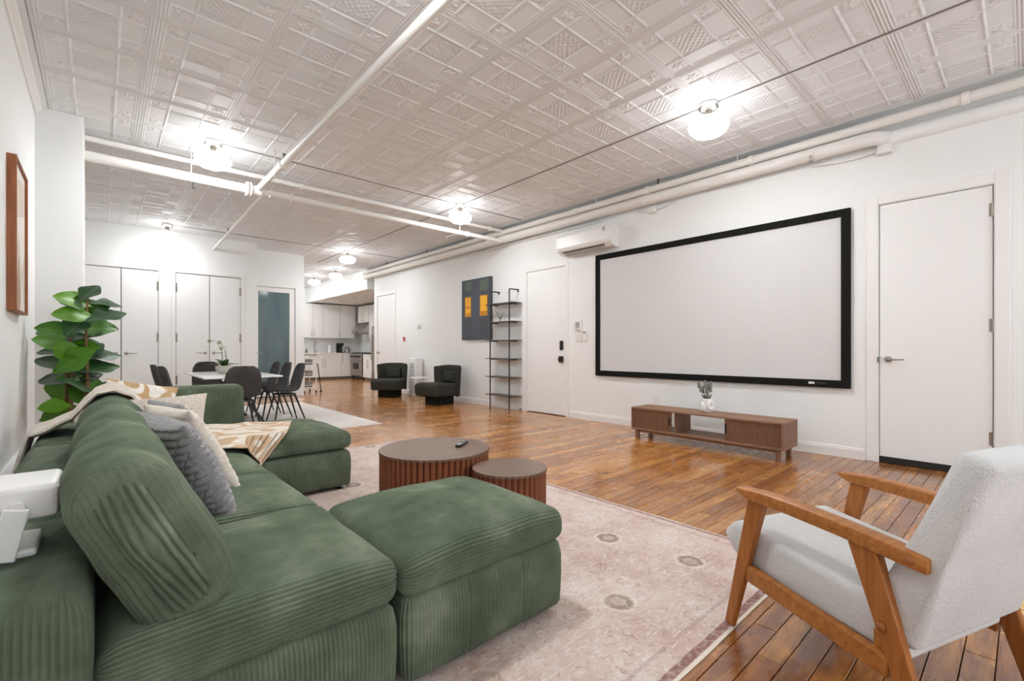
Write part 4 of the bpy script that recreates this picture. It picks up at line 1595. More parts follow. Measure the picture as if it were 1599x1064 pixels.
device('thermostat', 'grey-fronted thermostat on wall beside the black screen frame', 'thermostat', 4.65, 1.45, 0.12, 0.16, 0.03, [('display', -0.045, 0.03, -0.04, 0.055, 'grey_plastic'), ('vent_strip', -0.045, 0.03, -0.065, -0.055, 'grey_plastic')])
device('light_switch', 'double white light switch below the thermostat', 'light switch', 4.66, 1.26, 0.12, 0.12, 0.008, [('rocker', -0.045, -0.008, -0.04, 0.04, 'white_gloss'), ('rocker', 0.008, 0.045, -0.04, 0.04, 'white_gloss')])
device('remote_holder', 'slim white remote in a wall holder beside light switch', 'remote holder', 4.53, 1.28, 0.06, 0.17, 0.025, [('button', -0.015, 0.012, 0.045, 0.07, 'black_metal')])
device('fire_alarm', 'small red alarm pull on the wall by the far door', 'alarm', 10.18, 1.33, 0.06, 0.10, 0.03, [('lever_bar', -0.02, 0.02, -0.02, 0.0, 'white_plastic')], 'red_plastic')
device('wall_sensor', 'small square white sensor high above the lounge chairs', 'sensor', 9.48, 1.62, 0.12, 0.10, 0.025, [('display', -0.01, 0.045, -0.03, 0.03, 'grey_plastic')])
device('wall_outlet', 'white wall outlet just above the media stand', 'outlet', 3.31, 0.41, 0.07, 0.11, 0.006, [('socket', -0.017, 0.017, 0.008, 0.042, 'white_gloss'), ('socket', -0.017, 0.017, -0.042, -0.008, 'white_gloss')])
device('wall_outlet', 'white wall outlet between the two dark lounge chairs', 'outlet', 8.55, 0.42, 0.07, 0.11, 0.006, [('socket', -0.017, 0.017, 0.008, 0.042, 'white_gloss'), ('socket', -0.017, 0.017, -0.042, -0.008, 'white_gloss')])
device('blank_plate', 'thin blank white plate low beside the ladder shelf', 'cover plate', 6.02, 0.47, 0.05, 0.14, 0.006, [('screw', -0.004, 0.004, 0.05, 0.058, 'grey_plastic')])
t = thing('door_stop', 'small grey door stop on the floor by entrance door', 'door stop', (5.49, 5.93, 0))
obj('post', lathe([(0.02, 0), (0.018, 0.03), (0.022, 0.04), (0.012, 0.05)], 16), 'nickel', t)

# ================================================================== PICTURES
t = thing('canvas_painting', 'dark blue-grey canvas with glowing yellow windows on the wall', 'painting', (W, 7.235, 1.27), NEG)
cw, chh = 0.468, 1.20
obj('canvas', sbox(-cw, cw, -0.05, 0, 0, chh, 0.003, 1), 'art_blue', t)
bm = bmesh.new()
cells = []


def patch(x0, x1, za, zb, mi, lift):
    v = [bm.verts.new((x, -0.0503 - lift, z)) for x, z in ((x0, za), (x1, za), (x1, zb), (x0, zb))]
    f = bm.faces.new(v)
    f.material_index = mi


patch(-cw, cw, 0, chh, 0, 0.0)
patch(-0.12, 0.13, 0.05, chh - 0.02, 1, 0.0002)
patch(-0.35, -0.13, 0.98, 1.17, 2, 0.0004)
patch(0.13, 0.38, 0.95, 1.16, 2, 0.0004)
patch(-0.36, -0.15, 0.46, 0.86, 3, 0.0004)
patch(-0.335, -0.27, 0.67, 0.84, 4, 0.0006)
patch(-0.255, -0.175, 0.67, 0.84, 4, 0.0006)
patch(-0.335, -0.175, 0.53, 0.63, 4, 0.0006)
patch(0.13, 0.37, 0.46, 0.86, 3, 0.0004)
patch(0.15, 0.35, 0.55, 0.84, 4, 0.0006)
for i in range(9):
    x = -0.43 + 0.1 * i
    patch(x, x + 0.006, 0.02, 0.42, 2 if i % 2 else 1, 0.0004)
obj('painted_face', finish(bm), ['art_blue', 'art_indigo', 'art_green', 'art_orange', 'art_yellow'], t)

t = thing('framed_print', 'wood-framed beige abstract print on the side wall', 'framed picture', (LW, 4.63, 1.33), PI / 2)
fw2, fh2 = 0.305, 1.005
for a in ((-fw2, -fw2 + 0.014, 0, fh2), (fw2 - 0.014, fw2, 0, fh2), (-fw2 + 0.014, fw2 - 0.014, 0, 0.014), (-fw2 + 0.014, fw2 - 0.014, fh2 - 0.014, fh2)):
    obj('frame_bar', sbox(a[0], a[1], -0.046, 0, a[2], a[3], 0.002, 1), 'frame_wood', t)
obj('backing', box(-fw2 + 0.014, fw2 - 0.014, -0.030, -0.005, 0.014, fh2 - 0.014), 'art_cream', t)
bm = bmesh.new()


def tri(pts, mi, lift):
    f = bm.faces.new([bm.verts.new((x, -0.0304 - lift, z)) for x, z in pts])
    f.material_index = mi


tri([(-0.28, 0.02), (0.28, 0.02), (0.28, 0.45), (0.1, 0.30), (-0.05, 0.55), (-0.28, 0.25)], 0, 0)
tri([(-0.22, 0.02), (-0.05, 0.40), (0.10, 0.02)], 1, 0.0004)
tri([(0.02, 0.02), (0.14, 0.28), (0.24, 0.02)], 2, 0.0006)
tri([(-0.28, 0.6), (0.28, 0.72), (0.28, 0.95), (-0.1, 0.9)], 0, 0)
obj('print', finish(bm), ['art_beige', 'art_tan', 'art_cream'], t)

# ================================================================== LADDER SHELF
t = thing('ladder_shelf', 'black metal ladder shelf with six narrow shelves against the wall', 'shelf', (5.33, 6.31, 0))
for yy in (0.265, -0.265):
    obj('post', tube([(0, yy, 0), (0, yy, 2.13), (0.005, yy, 2.142), (0.22, yy, 2.142)], 0.0125, 10), 'black_metal', t)
    obj('wall_plate', tube([(0.205, yy, 2.10), (0.205, yy, 2.145)], 0.012, 10), 'black_metal', t)
for i in range(6):
    z = 0.245 + i * 0.330
    s = obj('shelf_board', sbox(-0.03, 0.205, -0.37, 0.37, z, z + 0.014, 0.002, 1), 'dark_wood_shelf', t)
    for yy in (0.265, -0.265):
        obj('bracket', beam((0.0, yy, z - 0.008), (0.19, yy, z - 0.008), 0.012, 0.014, 0.001), 'black_metal', s)
t = thing('small_ornament', 'little silver branch ornament on the second highest shelf', 'ornament', (5.44, 6.42, 0.245 + 4 * 0.330 + 0.014))
obj('foot', lathe([(0.03, 0), (0.03, 0.006), (0.01, 0.012), (0.008, 0.05)], 16), 'nickel', t)
for i in range(7):
    a = 2 * PI * i / 7
    p = [Vector((0, 0, 0.05)), Vector((math.cos(a) * 0.05, math.sin(a) * 0.05, 0.10)), Vector((math.cos(a + 0.5) * 0.085, math.sin(a + 0.5) * 0.085, 0.17 + 0.02 * (i % 3)))]
    obj('twig', tube(p, [0.006, 0.005, 0.003], 6), 'nickel', t)

# ================================================================== DARK LOUNGE CHAIRS
def lounge(label, loc, head):
    t = thing('lounge_chair', label, 'lounge chair', loc, -head, 'dark lounge chairs')
    t.scale = (0.9, 0.88, 0.95)
    # local +y is the way the chair faces
    obj('plinth', finish(add_prism(bmesh.new(), [(0.26 * math.copysign(abs(math.cos(a)) ** 0.5, math.cos(a)), 0.0 + 0.27 * math.copysign(abs(math.sin(a)) ** 0.5, math.sin(a))) for a in [2 * PI * i / 40 for i in range(40)]], 'z', 0, 0.17), True, 0.7), 'black_velvet', t)
    obj('seat', soft_prism([(0.43, 0.18), (0.45, 0.40), (0.36, 0.45), (-0.28, 0.43), (-0.30, 0.17)], -0.35, 0.35, 0.05), 'dark_green_grey', t)
    # curved back shell
    bm = bmesh.new()
    inner, outer = [], []
    prof = []
    for i in range(25):
        u = -1 + 2 * i / 24
        ex = 0.34 * math.copysign(min(1, abs(u) ** 0.75), u)
        ey = -0.40 + 0.22 * abs(u) ** 3.2
        prof.append((ex, ey, u))
    rings = []
    for (ex, ey, u) in prof:
        nx, ny = u * abs(u) * 0.95, -(1 - abs(u) ** 2) - 0.05
        L = math.hypot(nx, ny)
        nx, ny = nx / L, ny / L
        zt = 0.80 - 0.03 * abs(u) ** 3
        ring = []
        for (off, z) in ((0.0, 0.16), (0.035, 0.155), (0.05, 0.45), (0.065, zt - 0.03), (0.05, zt), (-0.02, zt + 0.005), (-0.045, zt - 0.03), (-0.04, 0.45), (-0.02, 0.17)):
            ring.append(bm.verts.new((ex + nx * off, ey + ny * off, z)))
        rings.append(ring)
    for A, B in zip(rings, rings[1:]):
        n = len(A)
        for i in range(n):
            bm.faces.new((A[i], A[(i + 1) % n], B[(i + 1) % n], B[i]))
    bm.faces.new(rings[0])
    bm.faces.new(rings[-1])
    obj('backrest', finish(bm, True, 1.3), 'dark_green_grey', t)
    p = obj('lumbar_pillow', pillow_mesh(0.40, 0.24, 0.11, n=24, seed=2.0), 'dark_green_grey', t, (0, -0.29, 0.555), (math.radians(12), 0, 0))
    return t


lounge('dark grey armless lounge chair closer to the kitchen, left of side table', (4.93, 9.72, 0), math.radians(226))
lounge('dark grey armless lounge chair closer to the ladder shelf, casting shadow', (5.0, 7.76, 0), math.radians(262))
t = thing('side_table', 'small round white side table between the dark lounge chairs', 'side table', (5.14, 8.75, 0))
obj('table_top', lathe([(0.20, 0.455), (0.205, 0.46), (0.205, 0.472), (0.20, 0.477)], 36), 'white_gloss', t)
obj('pole', tube([(0, 0, 0.01), (0, 0, 0.456)], 0.011, 12), 'gold_metal', t)
obj('foot_ring', lathe([(0.16, 0), (0.16, 0.008), (0.02, 0.012)], 36), 'gold_metal', t)
t = thing('air_purifier', 'slim white tower air purifier against the wall between lounge chairs', 'air purifier', (5.43, 9.42, 0), NEG)
b = obj('housing', sbox(-0.16, 0.16, -0.09, 0.09, 0.0, 0.88, 0.02), 'white_plastic', t)
obj('grille_panel', sbox(-0.12, 0.09, -0.095, -0.088, 0.08, 0.78, 0.003, 1), 'screen_cloth', b)
for i in range(12):
    obj('grille_slat', box(-0.11, 0.08, -0.099, -0.094, 0.10 + i * 0.055, 0.125 + i * 0.055), 'grey_plastic', b)

# ================================================================== DINING SET
def dining_chair_parts(t):
    prof = [(0.235, 0.440), (0.225, 0.455), (0.17, 0.462), (0.08, 0.452), (0.0, 0.445), (-0.08, 0.447), (-0.145, 0.462), (-0.19, 0.505), (-0.22, 0.58), (-0.245, 0.67), (-0.265, 0.76), (-0.278, 0.83), (-0.283, 0.862)]
    hw = [0.17, 0.19, 0.205, 0.215, 0.22, 0.22, 0.218, 0.215, 0.215, 0.21, 0.195, 0.16, 0.105]
    bm = bmesh.new()
    g = []
    m = 14
    for i, ((yy, zz), w) in enumerate(zip(prof, hw)):
        row = []
        for j in range(m + 1):
            u = 2 * j / m - 1
            seat = 1 if i < 6 else max(0, 1 - (i - 5) / 3)
            z = zz + 0.035 * seat * abs(u) ** 3 * (0.3 if i < 2 else 1)
            yv = yy + (1 - seat) * 0.055 * abs(u) ** 2
            row.append(bm.verts.new((u * w, yv, z)))
        g.append(row)
    for i in range(len(g) - 1):
        for j in range(m):
            bm.faces.new((g[i][j], g[i][j + 1], g[i + 1][j + 1], g[i + 1][j]))
    bmesh.ops.recalc_face_normals(bm, faces=bm.faces)
    bmesh.ops.solidify(bm, geom=bm.faces[:], thickness=0.028)
    me = finish(bm, True, 1.2)
    obj('seat_shell', me, 'charcoal_fabric', t)
    for sx in (-1, 1):
        for sy in (-1, 1):
            obj('leg', tube([(0.12 * sx, 0.10 * sy, 0.425), (0.215 * sx, 0.215 * sy - 0.02, 0.0005)], [0.016, 0.009], 10), 'black', t)
    obj('under_frame', box(-0.13, 0.13, -0.11, 0.11, 0.405, 0.428), 'black', t)


dc0 = thing('dining_chair', 'charcoal upholstered dining chair at the table end, back toward the sofa', 'dining chair', (1.33, 6.74, 0.009), 0, 'charcoal dining chairs')
dining_chair_parts(dc0)
for loc, hd, lb in (((2.02, 7.30), 270, 'charcoal dining chair nearest on the kitchen side of the table'),
                    ((2.02, 7.95), 270, 'charcoal dining chair middle of three on the kitchen side of table'),
                    ((2.02, 8.58), 270, 'charcoal dining chair farthest of three on the kitchen side of table'),
                    ((0.80, 7.10), 90, 'charcoal dining chair on the closet side, nearer of the two'),
                    ((0.77, 7.85), 90, 'charcoal dining chair on the closet side, farther of the two'),
                    ((1.33, 9.02), 180, 'charcoal dining chair at the far table end behind the orchid')):
    dup(dc0, (loc[0], loc[1], 0.009), -math.radians(hd), lb)
t = thing('dining_table', 'white-topped dining table with crossed black metal legs', 'dining table', (1.42, 7.80, 0.009))
obj('table_top', sbox(-0.46, 0.46, -0.93, 0.93, 0.69, 0.712, 0.004), 'marble', t)
for sy in (-1, 1):
    for a, b in ((-1, 1), (1, -1)):
        obj('leg', beam((0.32 * a, 0.62 * sy, 0.0), (0.10 * b, 0.55 * sy, 0.69), 0.035, 0.035, 0.003, (0, 1, 0)), 'black', t)
    obj('foot_bar', beam((-0.34, 0.62 * sy, 0.015), (0.34, 0.62 * sy, 0.015), 0.03, 0.03, 0.003), 'black', t)
obj('stretcher', beam((0, -0.55, 0.66), (0, 0.55, 0.66), 0.05, 0.03, 0.003), 'black', t)
t = thing('potted_orchid', 'pale stone bowl with a white orchid on the dining table', 'potted plant', (1.35, 7.86, 0.721))
obj('bowl', lathe([(0.05, 0.0), (0.085, 0.02), (0.112, 0.07), (0.115, 0.115), (0.105, 0.12), (0.095, 0.105)], 28, True, 0.9), 'stone_pot', t)
obj('soil', lathe([(0.095, 0.098), (0.05, 0.106)], 20), 'soil', t)


def leaf_mesh(L, wd, n=10, m=6, droop=0.25, fold=0.12, shape='fig', wavy=0.02):
    bm = bmesh.new()
    g = []
    for i in range(n + 1):
        u = i / n
        if shape == 'fig':
            w = wd * (math.sin(PI * min(1, u * 0.93 + 0.05)) ** 0.8) * (0.62 + 0.5 * u - 0.10 * math.sin(u * 9))
        else:
            w = wd * math.sin(PI * (0.06 + 0.94 * u)) ** 0.7
        if i == n:
            w = wd * 0.06
        row = []
        for j in range(m + 1):
            v = 2 * j / m - 1
            z = -droop * L * u * u + fold * w * abs(v) ** 1.5 + wavy * L * math.sin(u * 11 + v * 2) * abs(v)
            row.append(bm.verts.new((u * L * 0.97, v * w, z)))
        g.append(row)
    for i in range(n):
        for j in range(m):
            bm.faces.new((g[i][j], g[i + 1][j], g[i + 1][j + 1], g[i][j + 1]))
    return finish(bm, True)


ol = leaf_mesh(0.19, 0.04, 8, 4, 0.5, 0.3, 'x', 0.0)
ol.materials.append(MATS['leaf_dark'])
for i in range(7):
    a = 2 * PI * i / 7 + 0.3
    o = bpy.data.objects.new('leaf', ol)
    C.objects.link(o)
    o.parent = t
    o.location = (0.01 * math.cos(a), 0.01 * math.sin(a), 0.108)
    o.rotation_euler = (0, -math.radians(35 + 12 * (i % 3)), a)
for sg, (dx, dy) in ((0, (-0.02, 0.0)), (1, (0.03, 0.02))):
    pts = [Vector((dx, dy, 0.10)), Vector((dx - 0.005, dy, 0.25)), Vector((dx - 0.02, dy, 0.38)), Vector((dx - 0.09, dy, 0.47)), Vector((dx - 0.17, dy - 0.02, 0.485))]
    st = obj('flower_stem', tube(pts, [0.005, 0.005, 0.004, 0.003, 0.003], 8), 'stem_green', t)
    for q, p in enumerate(pts[2:]):
        pm = bmesh.new()
        for kk in range(5):
            a = 2 * PI * kk / 5
            c = pm.verts.new((0, 0, 0))
            l = [pm.verts.new((0.026 * math.cos(a + s) * (0.8 if s else 1.15), -0.006, 0.026 * math.sin(a + s) * (0.8 if s else 1.15))) for s in (-0.5, 0, 0.5)]
            pm.faces.new((c, l[0], l[1]))
            pm.faces.new((c, l[1], l[2]))
        obj('blossom', finish(pm), 'white_gloss' if (q + sg) % 2 else 'leaf_dark', st, p + Vector((0, -0.006, -0.01)))

# ================================================================== FIDDLE-LEAF FIG
t = thing('fiddle_leaf_fig', 'tall fiddle-leaf fig with broad green leaves behind the sofa', 'potted plant', (-0.14, 5.3, 0))
PO = Vector((-0.14, 5.3, 0))
obj('pot', lathe([(0.11, 0.0), (0.13, 0.01), (0.155, 0.26), (0.148, 0.265), (0.14, 0.235)], 32, True, 0.8), 'brown_pot', t)
obj('soil', lathe([(0.142, 0.225), (0.06, 0.235)], 24), 'soil', t)
obj('trunk', tube([(0.02, 0, 0.22), (0.035, 0, 0.5), (0.055, 0, 0.79), (0.045, 0.0, 1.17), (0.055, -0.01, 1.50)], [0.017, 0.015, 0.013, 0.011, 0.006], 10), 'stem', t)
obj('trunk', tube([(-0.03, 0.01, 0.22), (-0.045, 0, 0.5), (-0.05, 0, 0.8), (-0.035, 0.02, 1.0), (-0.06, 0.03, 1.26)], [0.017, 0.015, 0.013, 0.010, 0.005], 10), 'stem', t)
obj('trunk', tube([(-0.06, 0.05, 0.22), (-0.075, 0.04, 0.5), (-0.075, 0.03, 0.84), (-0.09, 0.02, 1.1)], [0.012, 0.011, 0.009, 0.005], 10), 'stem', t)
FIG = [(-0.08, 5.232, 1.555, 0.16, 60, 0), (-0.15, 5.311, 1.493, 0.2, 150, 1), (-0.173, 5.266, 1.456, 0.145, 140, 0), (-0.051, 5.327, 1.436, 0.232, 200, 1), (0.029, 5.333, 1.483, 0.18, 5, 0), (-0.146, 5.187, 1.37, 0.209, 165, 1), (0.024, 5.173, 1.366, 0.228, 30, 0), (-0.056, 5.388, 1.272, 0.234, 15, 1), (-0.164, 5.237, 1.269, 0.197, 60, 0), (-0.253, 5.231, 1.238, 0.194, 155, 1), (-0.296, 5.429, 1.202, 0.173, 150, 0), (-0.273, 5.292, 1.137, 0.195, 150, 1), (-0.16, 5.387, 1.16, 0.23, 10, 0), (-0.17, 5.294, 1.098, 0.226, 20, 1), (-0.283, 5.336, 1.069, 0.184, 170, 0), (-0.192, 5.209, 0.985, 0.247, 50, 1), (-0.283, 5.335, 0.967, 0.236, 150, 0), (-0.025, 5.396, 1.045, 0.25, 25, 0), (-0.033, 5.306, 0.927, 0.245, 20, 0), (-0.134, 5.363, 0.91, 0.162, 200, 0), (-0.29, 5.345, 0.853, 0.30, 172, 0), (-0.15, 5.187, 0.809, 0.196, -15, 0), (-0.227, 5.367, 0.716, 0.253, 80, 1), (-0.081, 5.324, 0.71, 0.257, 110, 1), (0.038, 5.248, 0.757, 0.15, 15, 0), (-0.263, 5.178, 0.631, 0.153, 170, 1), (-0.32, 5.395, 0.515, 0.105, 180, 0), (-0.252, 5.293, 0.575, 0.183, 200, 1), (-0.112, 5.357, 1.216, 0.203, 40, 0), (-0.216, 5.398, 1.145, 0.188, 120, 0), (-0.112, 5.356, 1.417, 0.19, 100, 1), (-0.078, 5.409, 1.075, 0.179, 60, 0), (-0.211, 5.273, 1.052, 0.171, 110, 1), (-0.095, 5.378, 0.849, 0.164, 40, 0)]
lms = []
for dr, mt in ((0.18, 'leaf_dark'), (0.12, 'leaf_bright'), (0.35, 'leaf_dark'), (0.25, 'leaf_bright')):
    me = leaf_mesh(1.0, 0.42, 12, 6, dr, 0.16)
    me.materials.append(MATS[mt])
    lms.append(me)
for i, (x, yy, z, L, ang, br) in enumerate(FIG):
    rn = random.Random(i)
    o = bpy.data.objects.new('leaf', lms[(1 if br else 0) + 2 * (i % 2)])
    C.objects.link(o)
    a = math.radians(ang)
    # leaf axis: sideways in x, up in z, a little toward or away in y
    dx = Vector((math.cos(a), -0.35 if br else 0.25, math.sin(a) * 0.9)).normalized()
    up = Vector((0.1 * math.cos(a), -0.75 if br else -0.35, 0.75)).normalized()
    up = (up - dx * up.dot(dx)).normalized()
    sy = up.cross(dx)
    s = L * 1.28
    tipx = x + dx.x * s * 0.55
    if tipx < -0.40:
        x += -0.40 - tipx
    basex = x - dx.x * s * 0.45
    if basex < -0.40:
        x += -0.40 - basex
    M = Matrix((dx * s, sy * s, up * s)).transposed().to_4x4()
    M.translation = Vector((x, yy, z)) - PO - dx * s * 0.45
    o.parent = t
    o.matrix_local = M

# ================================================================== KITCHEN
def pull(parent, x, y, z, L=0.16, vert=True, mat='nickel'):
    e = Vector((0, 0, L / 2)) if vert else Vector((L / 2, 0, 0))
    c = Vector((x, y, z))
    o_ = Vector((0, -0.03, 0))
    obj('handle', tube([c - e, c - e + o_, c + e + o_, c + e], 0.006, 8), mat, parent)


def cabinet(name, label, w, d, h, loc, rz, doors=1, drawer=False, toe=0.09, hz=None, group=None, hx=None):
    t = thing(name, label, 'cabinet', loc, rz, group)
    obj('body', box(0.002, w - 0.002, 0.0, d, toe, h), 'white_gloss', t)
    if toe:
        obj('toe_kick', box(0.002, w - 0.002, 0.05, d, 0, toe), 'grey_board', t)
    top = h
    if drawer:
        dr = obj('drawer', sbox(0.004, w - 0.004, -0.02, 0, h - 0.17, h - 0.004, 0.002, 1), 'white_gloss', t)
        pull(dr, w / 2, -0.02, h - 0.085, min(0.3, w * 0.5), False)
        top = h - 0.175
    for i in range(doors):
        a, b = w * i / doors, w * (i + 1) / doors
        dd = obj('door', sbox(a + 0.004, b - 0.004, -0.02, 0, toe + 0.004, top - 0.004, 0.002, 1), 'white_gloss', t)
        px = (b - 0.05 if i == 0 else a + 0.05) if doors == 2 else (b - 0.05 if hx is None else a + hx)
        pull(dd, px, -0.02, (top - 0.16) if hz is None else hz, 0.26 if hz is None else 0.22)
    return t


KY = 16.70
cabinet('base_cabinet', 'white base cabinet under kitchen sink end, next to the cart', 0.80, 0.58, 0.91, (4.50, KY, 0), 0, 2, True, group='kitchen base cabinets')
cabinet('base_cabinet', 'white base cabinet below the faucet with one drawer', 0.62, 0.58, 0.91, (5.30, KY, 0), 0, 1, True, group='kitchen base cabinets')
cabinet('base_cabinet', 'white base cabinet in the middle of kitchen run', 0.62, 0.58, 0.91, (5.92, KY, 0), 0, 1, True, group='kitchen base cabinets', hx=0.05)
cabinet('base_cabinet', 'white corner base cabinet beside the steel range', 0.36, 0.58, 0.91, (6.54, KY, 0), 0, 1, False, group='kitchen base cabinets', hx=0.05)
cabinet('base_cabinet', 'white base cabinet between steel range and refrigerator', 0.80, 0.58, 0.91, (6.90, 15.58, 0), NEG, 2, True, group='kitchen base cabinets')
for a, b, lb, dn in ((4.50, 5.25, 'white wall cabinet highest over the cart end', 2), (5.25, 5.98, 'white wall cabinet above the kitchen faucet', 2), (5.98, 6.60, 'white wall cabinet left of the corner unit', 1), (6.60, 7.17, 'white corner wall cabinet next to the hood', 1)):
    cabinet('wall_cabinet', lb, b - a, 0.34, 1.22, (a, 16.95, 1.49), 0, dn, False, 0.0, 0.17, 'kitchen wall cabinets')
cabinet('wall_cabinet', 'white wall cabinet over the range hood', 0.92, 0.33, 0.60, (7.15, 16.60, 2.05), NEG, 2, False, 0.0, 0.17, 'kitchen wall cabinets')
cabinet('wall_cabinet', 'white wall cabinet between hood and refrigerator', 0.80, 0.33, 1.16, (7.15, 15.66, 1.49), NEG, 2, False, 0.0, 0.17, 'kitchen wall cabinets')
o = obj('worktop', sbox(4.48, 6.90, KY - 0.03, 17.3, 0.911, 0.948, 0.004), 'marble')
tag(o, 'pale worktop along the kitchen rear wall', 'worktop')
o = obj('worktop', sbox(6.87, 7.5, 14.79, 15.585, 0.911, 0.948, 0.004), 'dark_counter')
tag(o, 'dark worktop right of the steel range', 'worktop')
# range
t = thing('range_cooker', 'stainless steel range with dark oven window in kitchen', 'range', (6.86, 16.64, 0), NEG)
obj('body', box(0.02, 1.02, 0.02, 0.62, 0.12, 0.93), 'steel', t)
od = obj('oven_door', sbox(0.05, 0.99, -0.015, 0.02, 0.26, 0.70, 0.006), 'steel', t)
obj('oven_window', sbox(0.26, 0.78, -0.02, -0.012, 0.37, 0.58, 0.004, 1), 'black', od)
obj('oven_handle', tube([(0.10, -0.015, 0.665), (0.10, -0.065, 0.665), (0.94, -0.065, 0.665), (0.94, -0.015, 0.665)], 0.014, 10), 'steel', od)
obj('control_panel', sbox(0.03, 1.01, -0.02, 0.03, 0.74, 0.90, 0.006), 'steel', t)
for i in range(6):
    obj('knob', lathe([(0.03, 0), (0.028, 0.03), (0.022, 0.034)], 16), 'black_metal', t, (0.14 + i * 0.15, -0.02, 0.82), (PI / 2, 0, 0))
obj('drawer_front', sbox(0.05, 0.99, -0.008, 0.02, 0.13, 0.24, 0.004), 'steel', t)
for x in (0.08, 0.96):
    obj('foot', lathe([(0.03, 0), (0.025, 0.12)], 12), 'black', t, (x, 0.08, 0))
    obj('foot', lathe([(0.03, 0), (0.025, 0.12)], 12), 'black', t, (x, 0.55, 0))
ck = obj('cooktop', box(0.03, 1.01, 0.03, 0.60, 0.93, 0.95), 'black', t)
for i in range(6):
    obj('grate', tube([(0.08 + i * 0.17, 0.06, 0.957), (0.08 + i * 0.17, 0.58, 0.957)], 0.008, 6), 'black_metal', ck)
# hood
t = thing('range_hood', 'sloping stainless steel range hood above the range', 'range hood', (7.5, 16.12, 1.66), NEG)
obj('canopy', prism([(0.0, 0.0), (-0.62, 0.0), (-0.62, 0.07), (-0.34, 0.36), (0.0, 0.38)], 'x', -0.46, 0.46, 0.006), 'steel', t)
obj('filter_panel', box(-0.40, 0.40, -0.56, -0.06, -0.008, 0.0), 'nickel', t)
obj('control_strip', box(-0.15, 0.15, -0.624, -0.618, 0.02, 0.05), 'black', t)
# refrigerator
t = thing('refrigerator', 'tall stainless refrigerator seen edge-on beside the wall end', 'refrigerator', (6.83, 14.76, 0), NEG)
obj('body', box(0.0, 0.90, 0.03, 0.66, 0.03, 1.86), 'steel', t)
dr = obj('door', sbox(0.003, 0.897, -0.02, 0.03, 0.62, 1.86, 0.006), 'steel', t)
obj('handle', tube([(0.06, -0.02, 0.75), (0.06, -0.07, 0.75), (0.06, -0.07, 1.55), (0.06, -0.02, 1.55)], 0.012, 8), 'steel', dr)
dr = obj('drawer', sbox(0.003, 0.897, -0.02, 0.03, 0.06, 0.61, 0.006), 'steel', t)
obj('handle', tube([(0.10, -0.02, 0.55), (0.10, -0.07, 0.55), (0.80, -0.07, 0.55), (0.80, -0.02, 0.55)], 0.012, 8), 'steel', dr)
# counter things
t = thing('kitchen_faucet', 'tall gooseneck steel faucet on the kitchen worktop', 'faucet', (5.72, 17.05, 0.948))
obj('base', lathe([(0.03, 0), (0.028, 0.03), (0.016, 0.04)], 16), 'nickel', t)
obj('spout', tube([(0, 0, 0.03), (0, 0, 0.36)] + [(0, -0.09 + 0.09 * math.cos(a), 0.36 + 0.09 * math.sin(a)) for a in [PI * i / 10 for i in range(1, 11)]] + [(0, -0.18, 0.28)], 0.014, 10), 'nickel', t)
obj('lever', tube([(0.02, 0, 0.05), (0.09, 0, 0.075)], 0.008, 8), 'nickel', t)
t = thing('soap_bottle', 'small dark soap bottle beside the kitchen faucet', 'bottle', (5.42, 17.0, 0.948))
obj('bottle', lathe([(0.032, 0), (0.035, 0.01), (0.035, 0.11), (0.014, 0.135), (0.014, 0.15)], 16), 'stem_green', t)
obj('pump', tube([(0, 0, 0.15), (0, 0, 0.19), (0, -0.04, 0.19)], 0.006, 8), 'black', t)
t = thing('paper_towel_roll', 'white paper towel roll standing on the kitchen worktop', 'paper towels', (6.24, 17.0, 0.948))
obj('roll', lathe([(0.06, 0.01), (0.06, 0.29), (0.02, 0.29), (0.02, 0.285)], 24), 'white_plastic', t)
obj('holder', lathe([(0.07, 0), (0.07, 0.01), (0.01, 0.012), (0.01, 0.32)], 24), 'nickel', t)
t = thing('coffee_maker', 'black drip coffee maker in the kitchen corner', 'coffee maker', (6.60, 16.98, 0.948))
obj('base', sbox(-0.10, 0.10, -0.13, 0.10, 0, 0.04, 0.01), 'black', t)
obj('tower', sbox(-0.10, 0.10, 0.02, 0.10, 0.04, 0.34, 0.01), 'black', t)
obj('brew_head', sbox(-0.10, 0.10, -0.12, 0.10, 0.25, 0.36, 0.015), 'black', t)
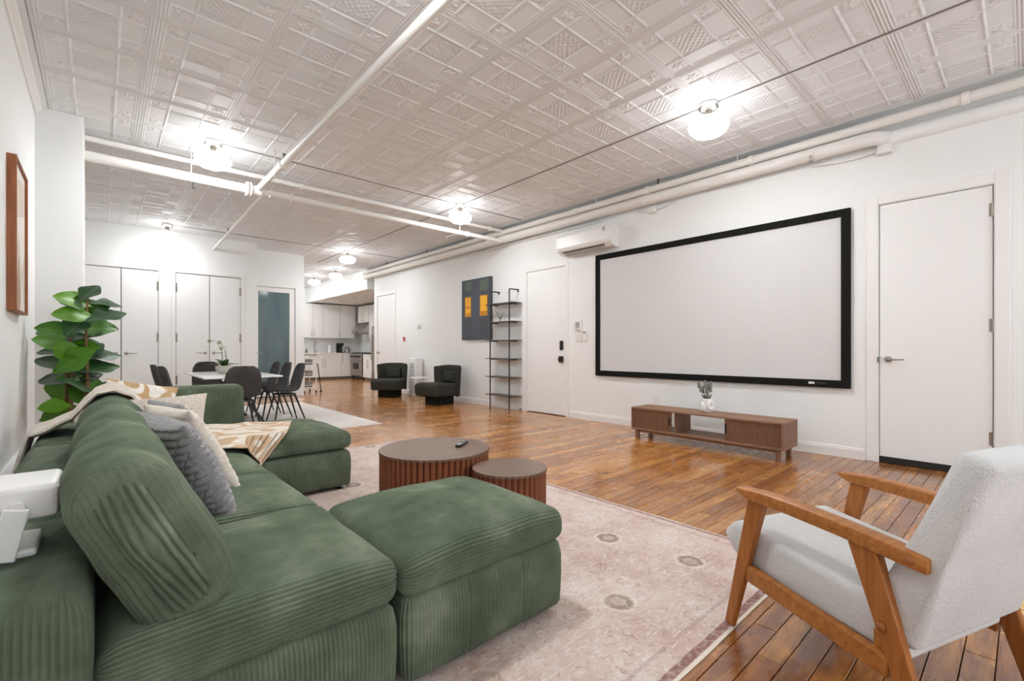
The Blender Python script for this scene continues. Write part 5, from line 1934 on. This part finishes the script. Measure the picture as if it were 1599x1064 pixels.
obj('carafe', lathe([(0.05, 0), (0.075, 0.02), (0.075, 0.10), (0.05, 0.15), (0.055, 0.165)], 20, True, 0.9), 'black_metal', t, (0, -0.055, 0.042))
t = thing('kettle', 'round steel kettle beside the coffee maker', 'kettle', (6.84, 16.86, 0.948))
obj('body', lathe([(0.08, 0), (0.10, 0.02), (0.10, 0.10), (0.07, 0.17), (0.03, 0.185), (0.012, 0.20), (0.012, 0.215)], 24, True, 0.9), 'steel', t)
obj('handle', tube([(-0.07, 0, 0.16), (-0.06, 0, 0.24), (0.06, 0, 0.24), (0.07, 0, 0.16)], 0.009, 8), 'black', t)
obj('spout', tube([(0.08, -0.02, 0.08), (0.14, -0.04, 0.16)], [0.018, 0.010], 10), 'steel', t)
# cart
t = thing('kitchen_cart', 'narrow white rolling cart with wood top by the kitchen', 'cart', (3.88, 12.05, 0))
obj('top_board', sbox(-0.18, 0.14, -0.25, 0.25, 0.93, 0.955, 0.003, 1), 'cart_wood', t)
for z, m in ((0.12, 'white_plastic'), (0.40, 'white_plastic'), (0.68, 'white_plastic')):
    sh = obj('shelf', sbox(-0.17, 0.13, -0.24, 0.24, z, z + 0.018, 0.002, 1), m, t)
    obj('shelf_rail', tube([(-0.17, -0.24, z + 0.07), (0.13, -0.24, z + 0.07)], 0.006, 8), m, sh)
    obj('basket', sbox(-0.12, 0.05, -0.20, 0.15, z + 0.02, z + 0.15, 0.006), 'grey_board', sh)
for x in (-0.16, 0.12):
    for yy in (-0.23, 0.23):
        p = obj('post', tube([(x, yy, 0.06), (x, yy, 0.93)], 0.011, 10), 'white_plastic', t)
        obj('caster', tube([(x - 0.012, yy, 0.03), (x + 0.012, yy, 0.03)], 0.03, 14), 'black', p)
obj('side_handle', tube([(0.14, -0.20, 0.72), (0.17, -0.20, 0.68), (0.24, -0.22, 0.06)], 0.013, 8), 'black_metal', t)
obj('side_wheel', tube([(0.225, -0.22, 0.03), (0.255, -0.22, 0.03)], 0.03, 14), 'black', t)
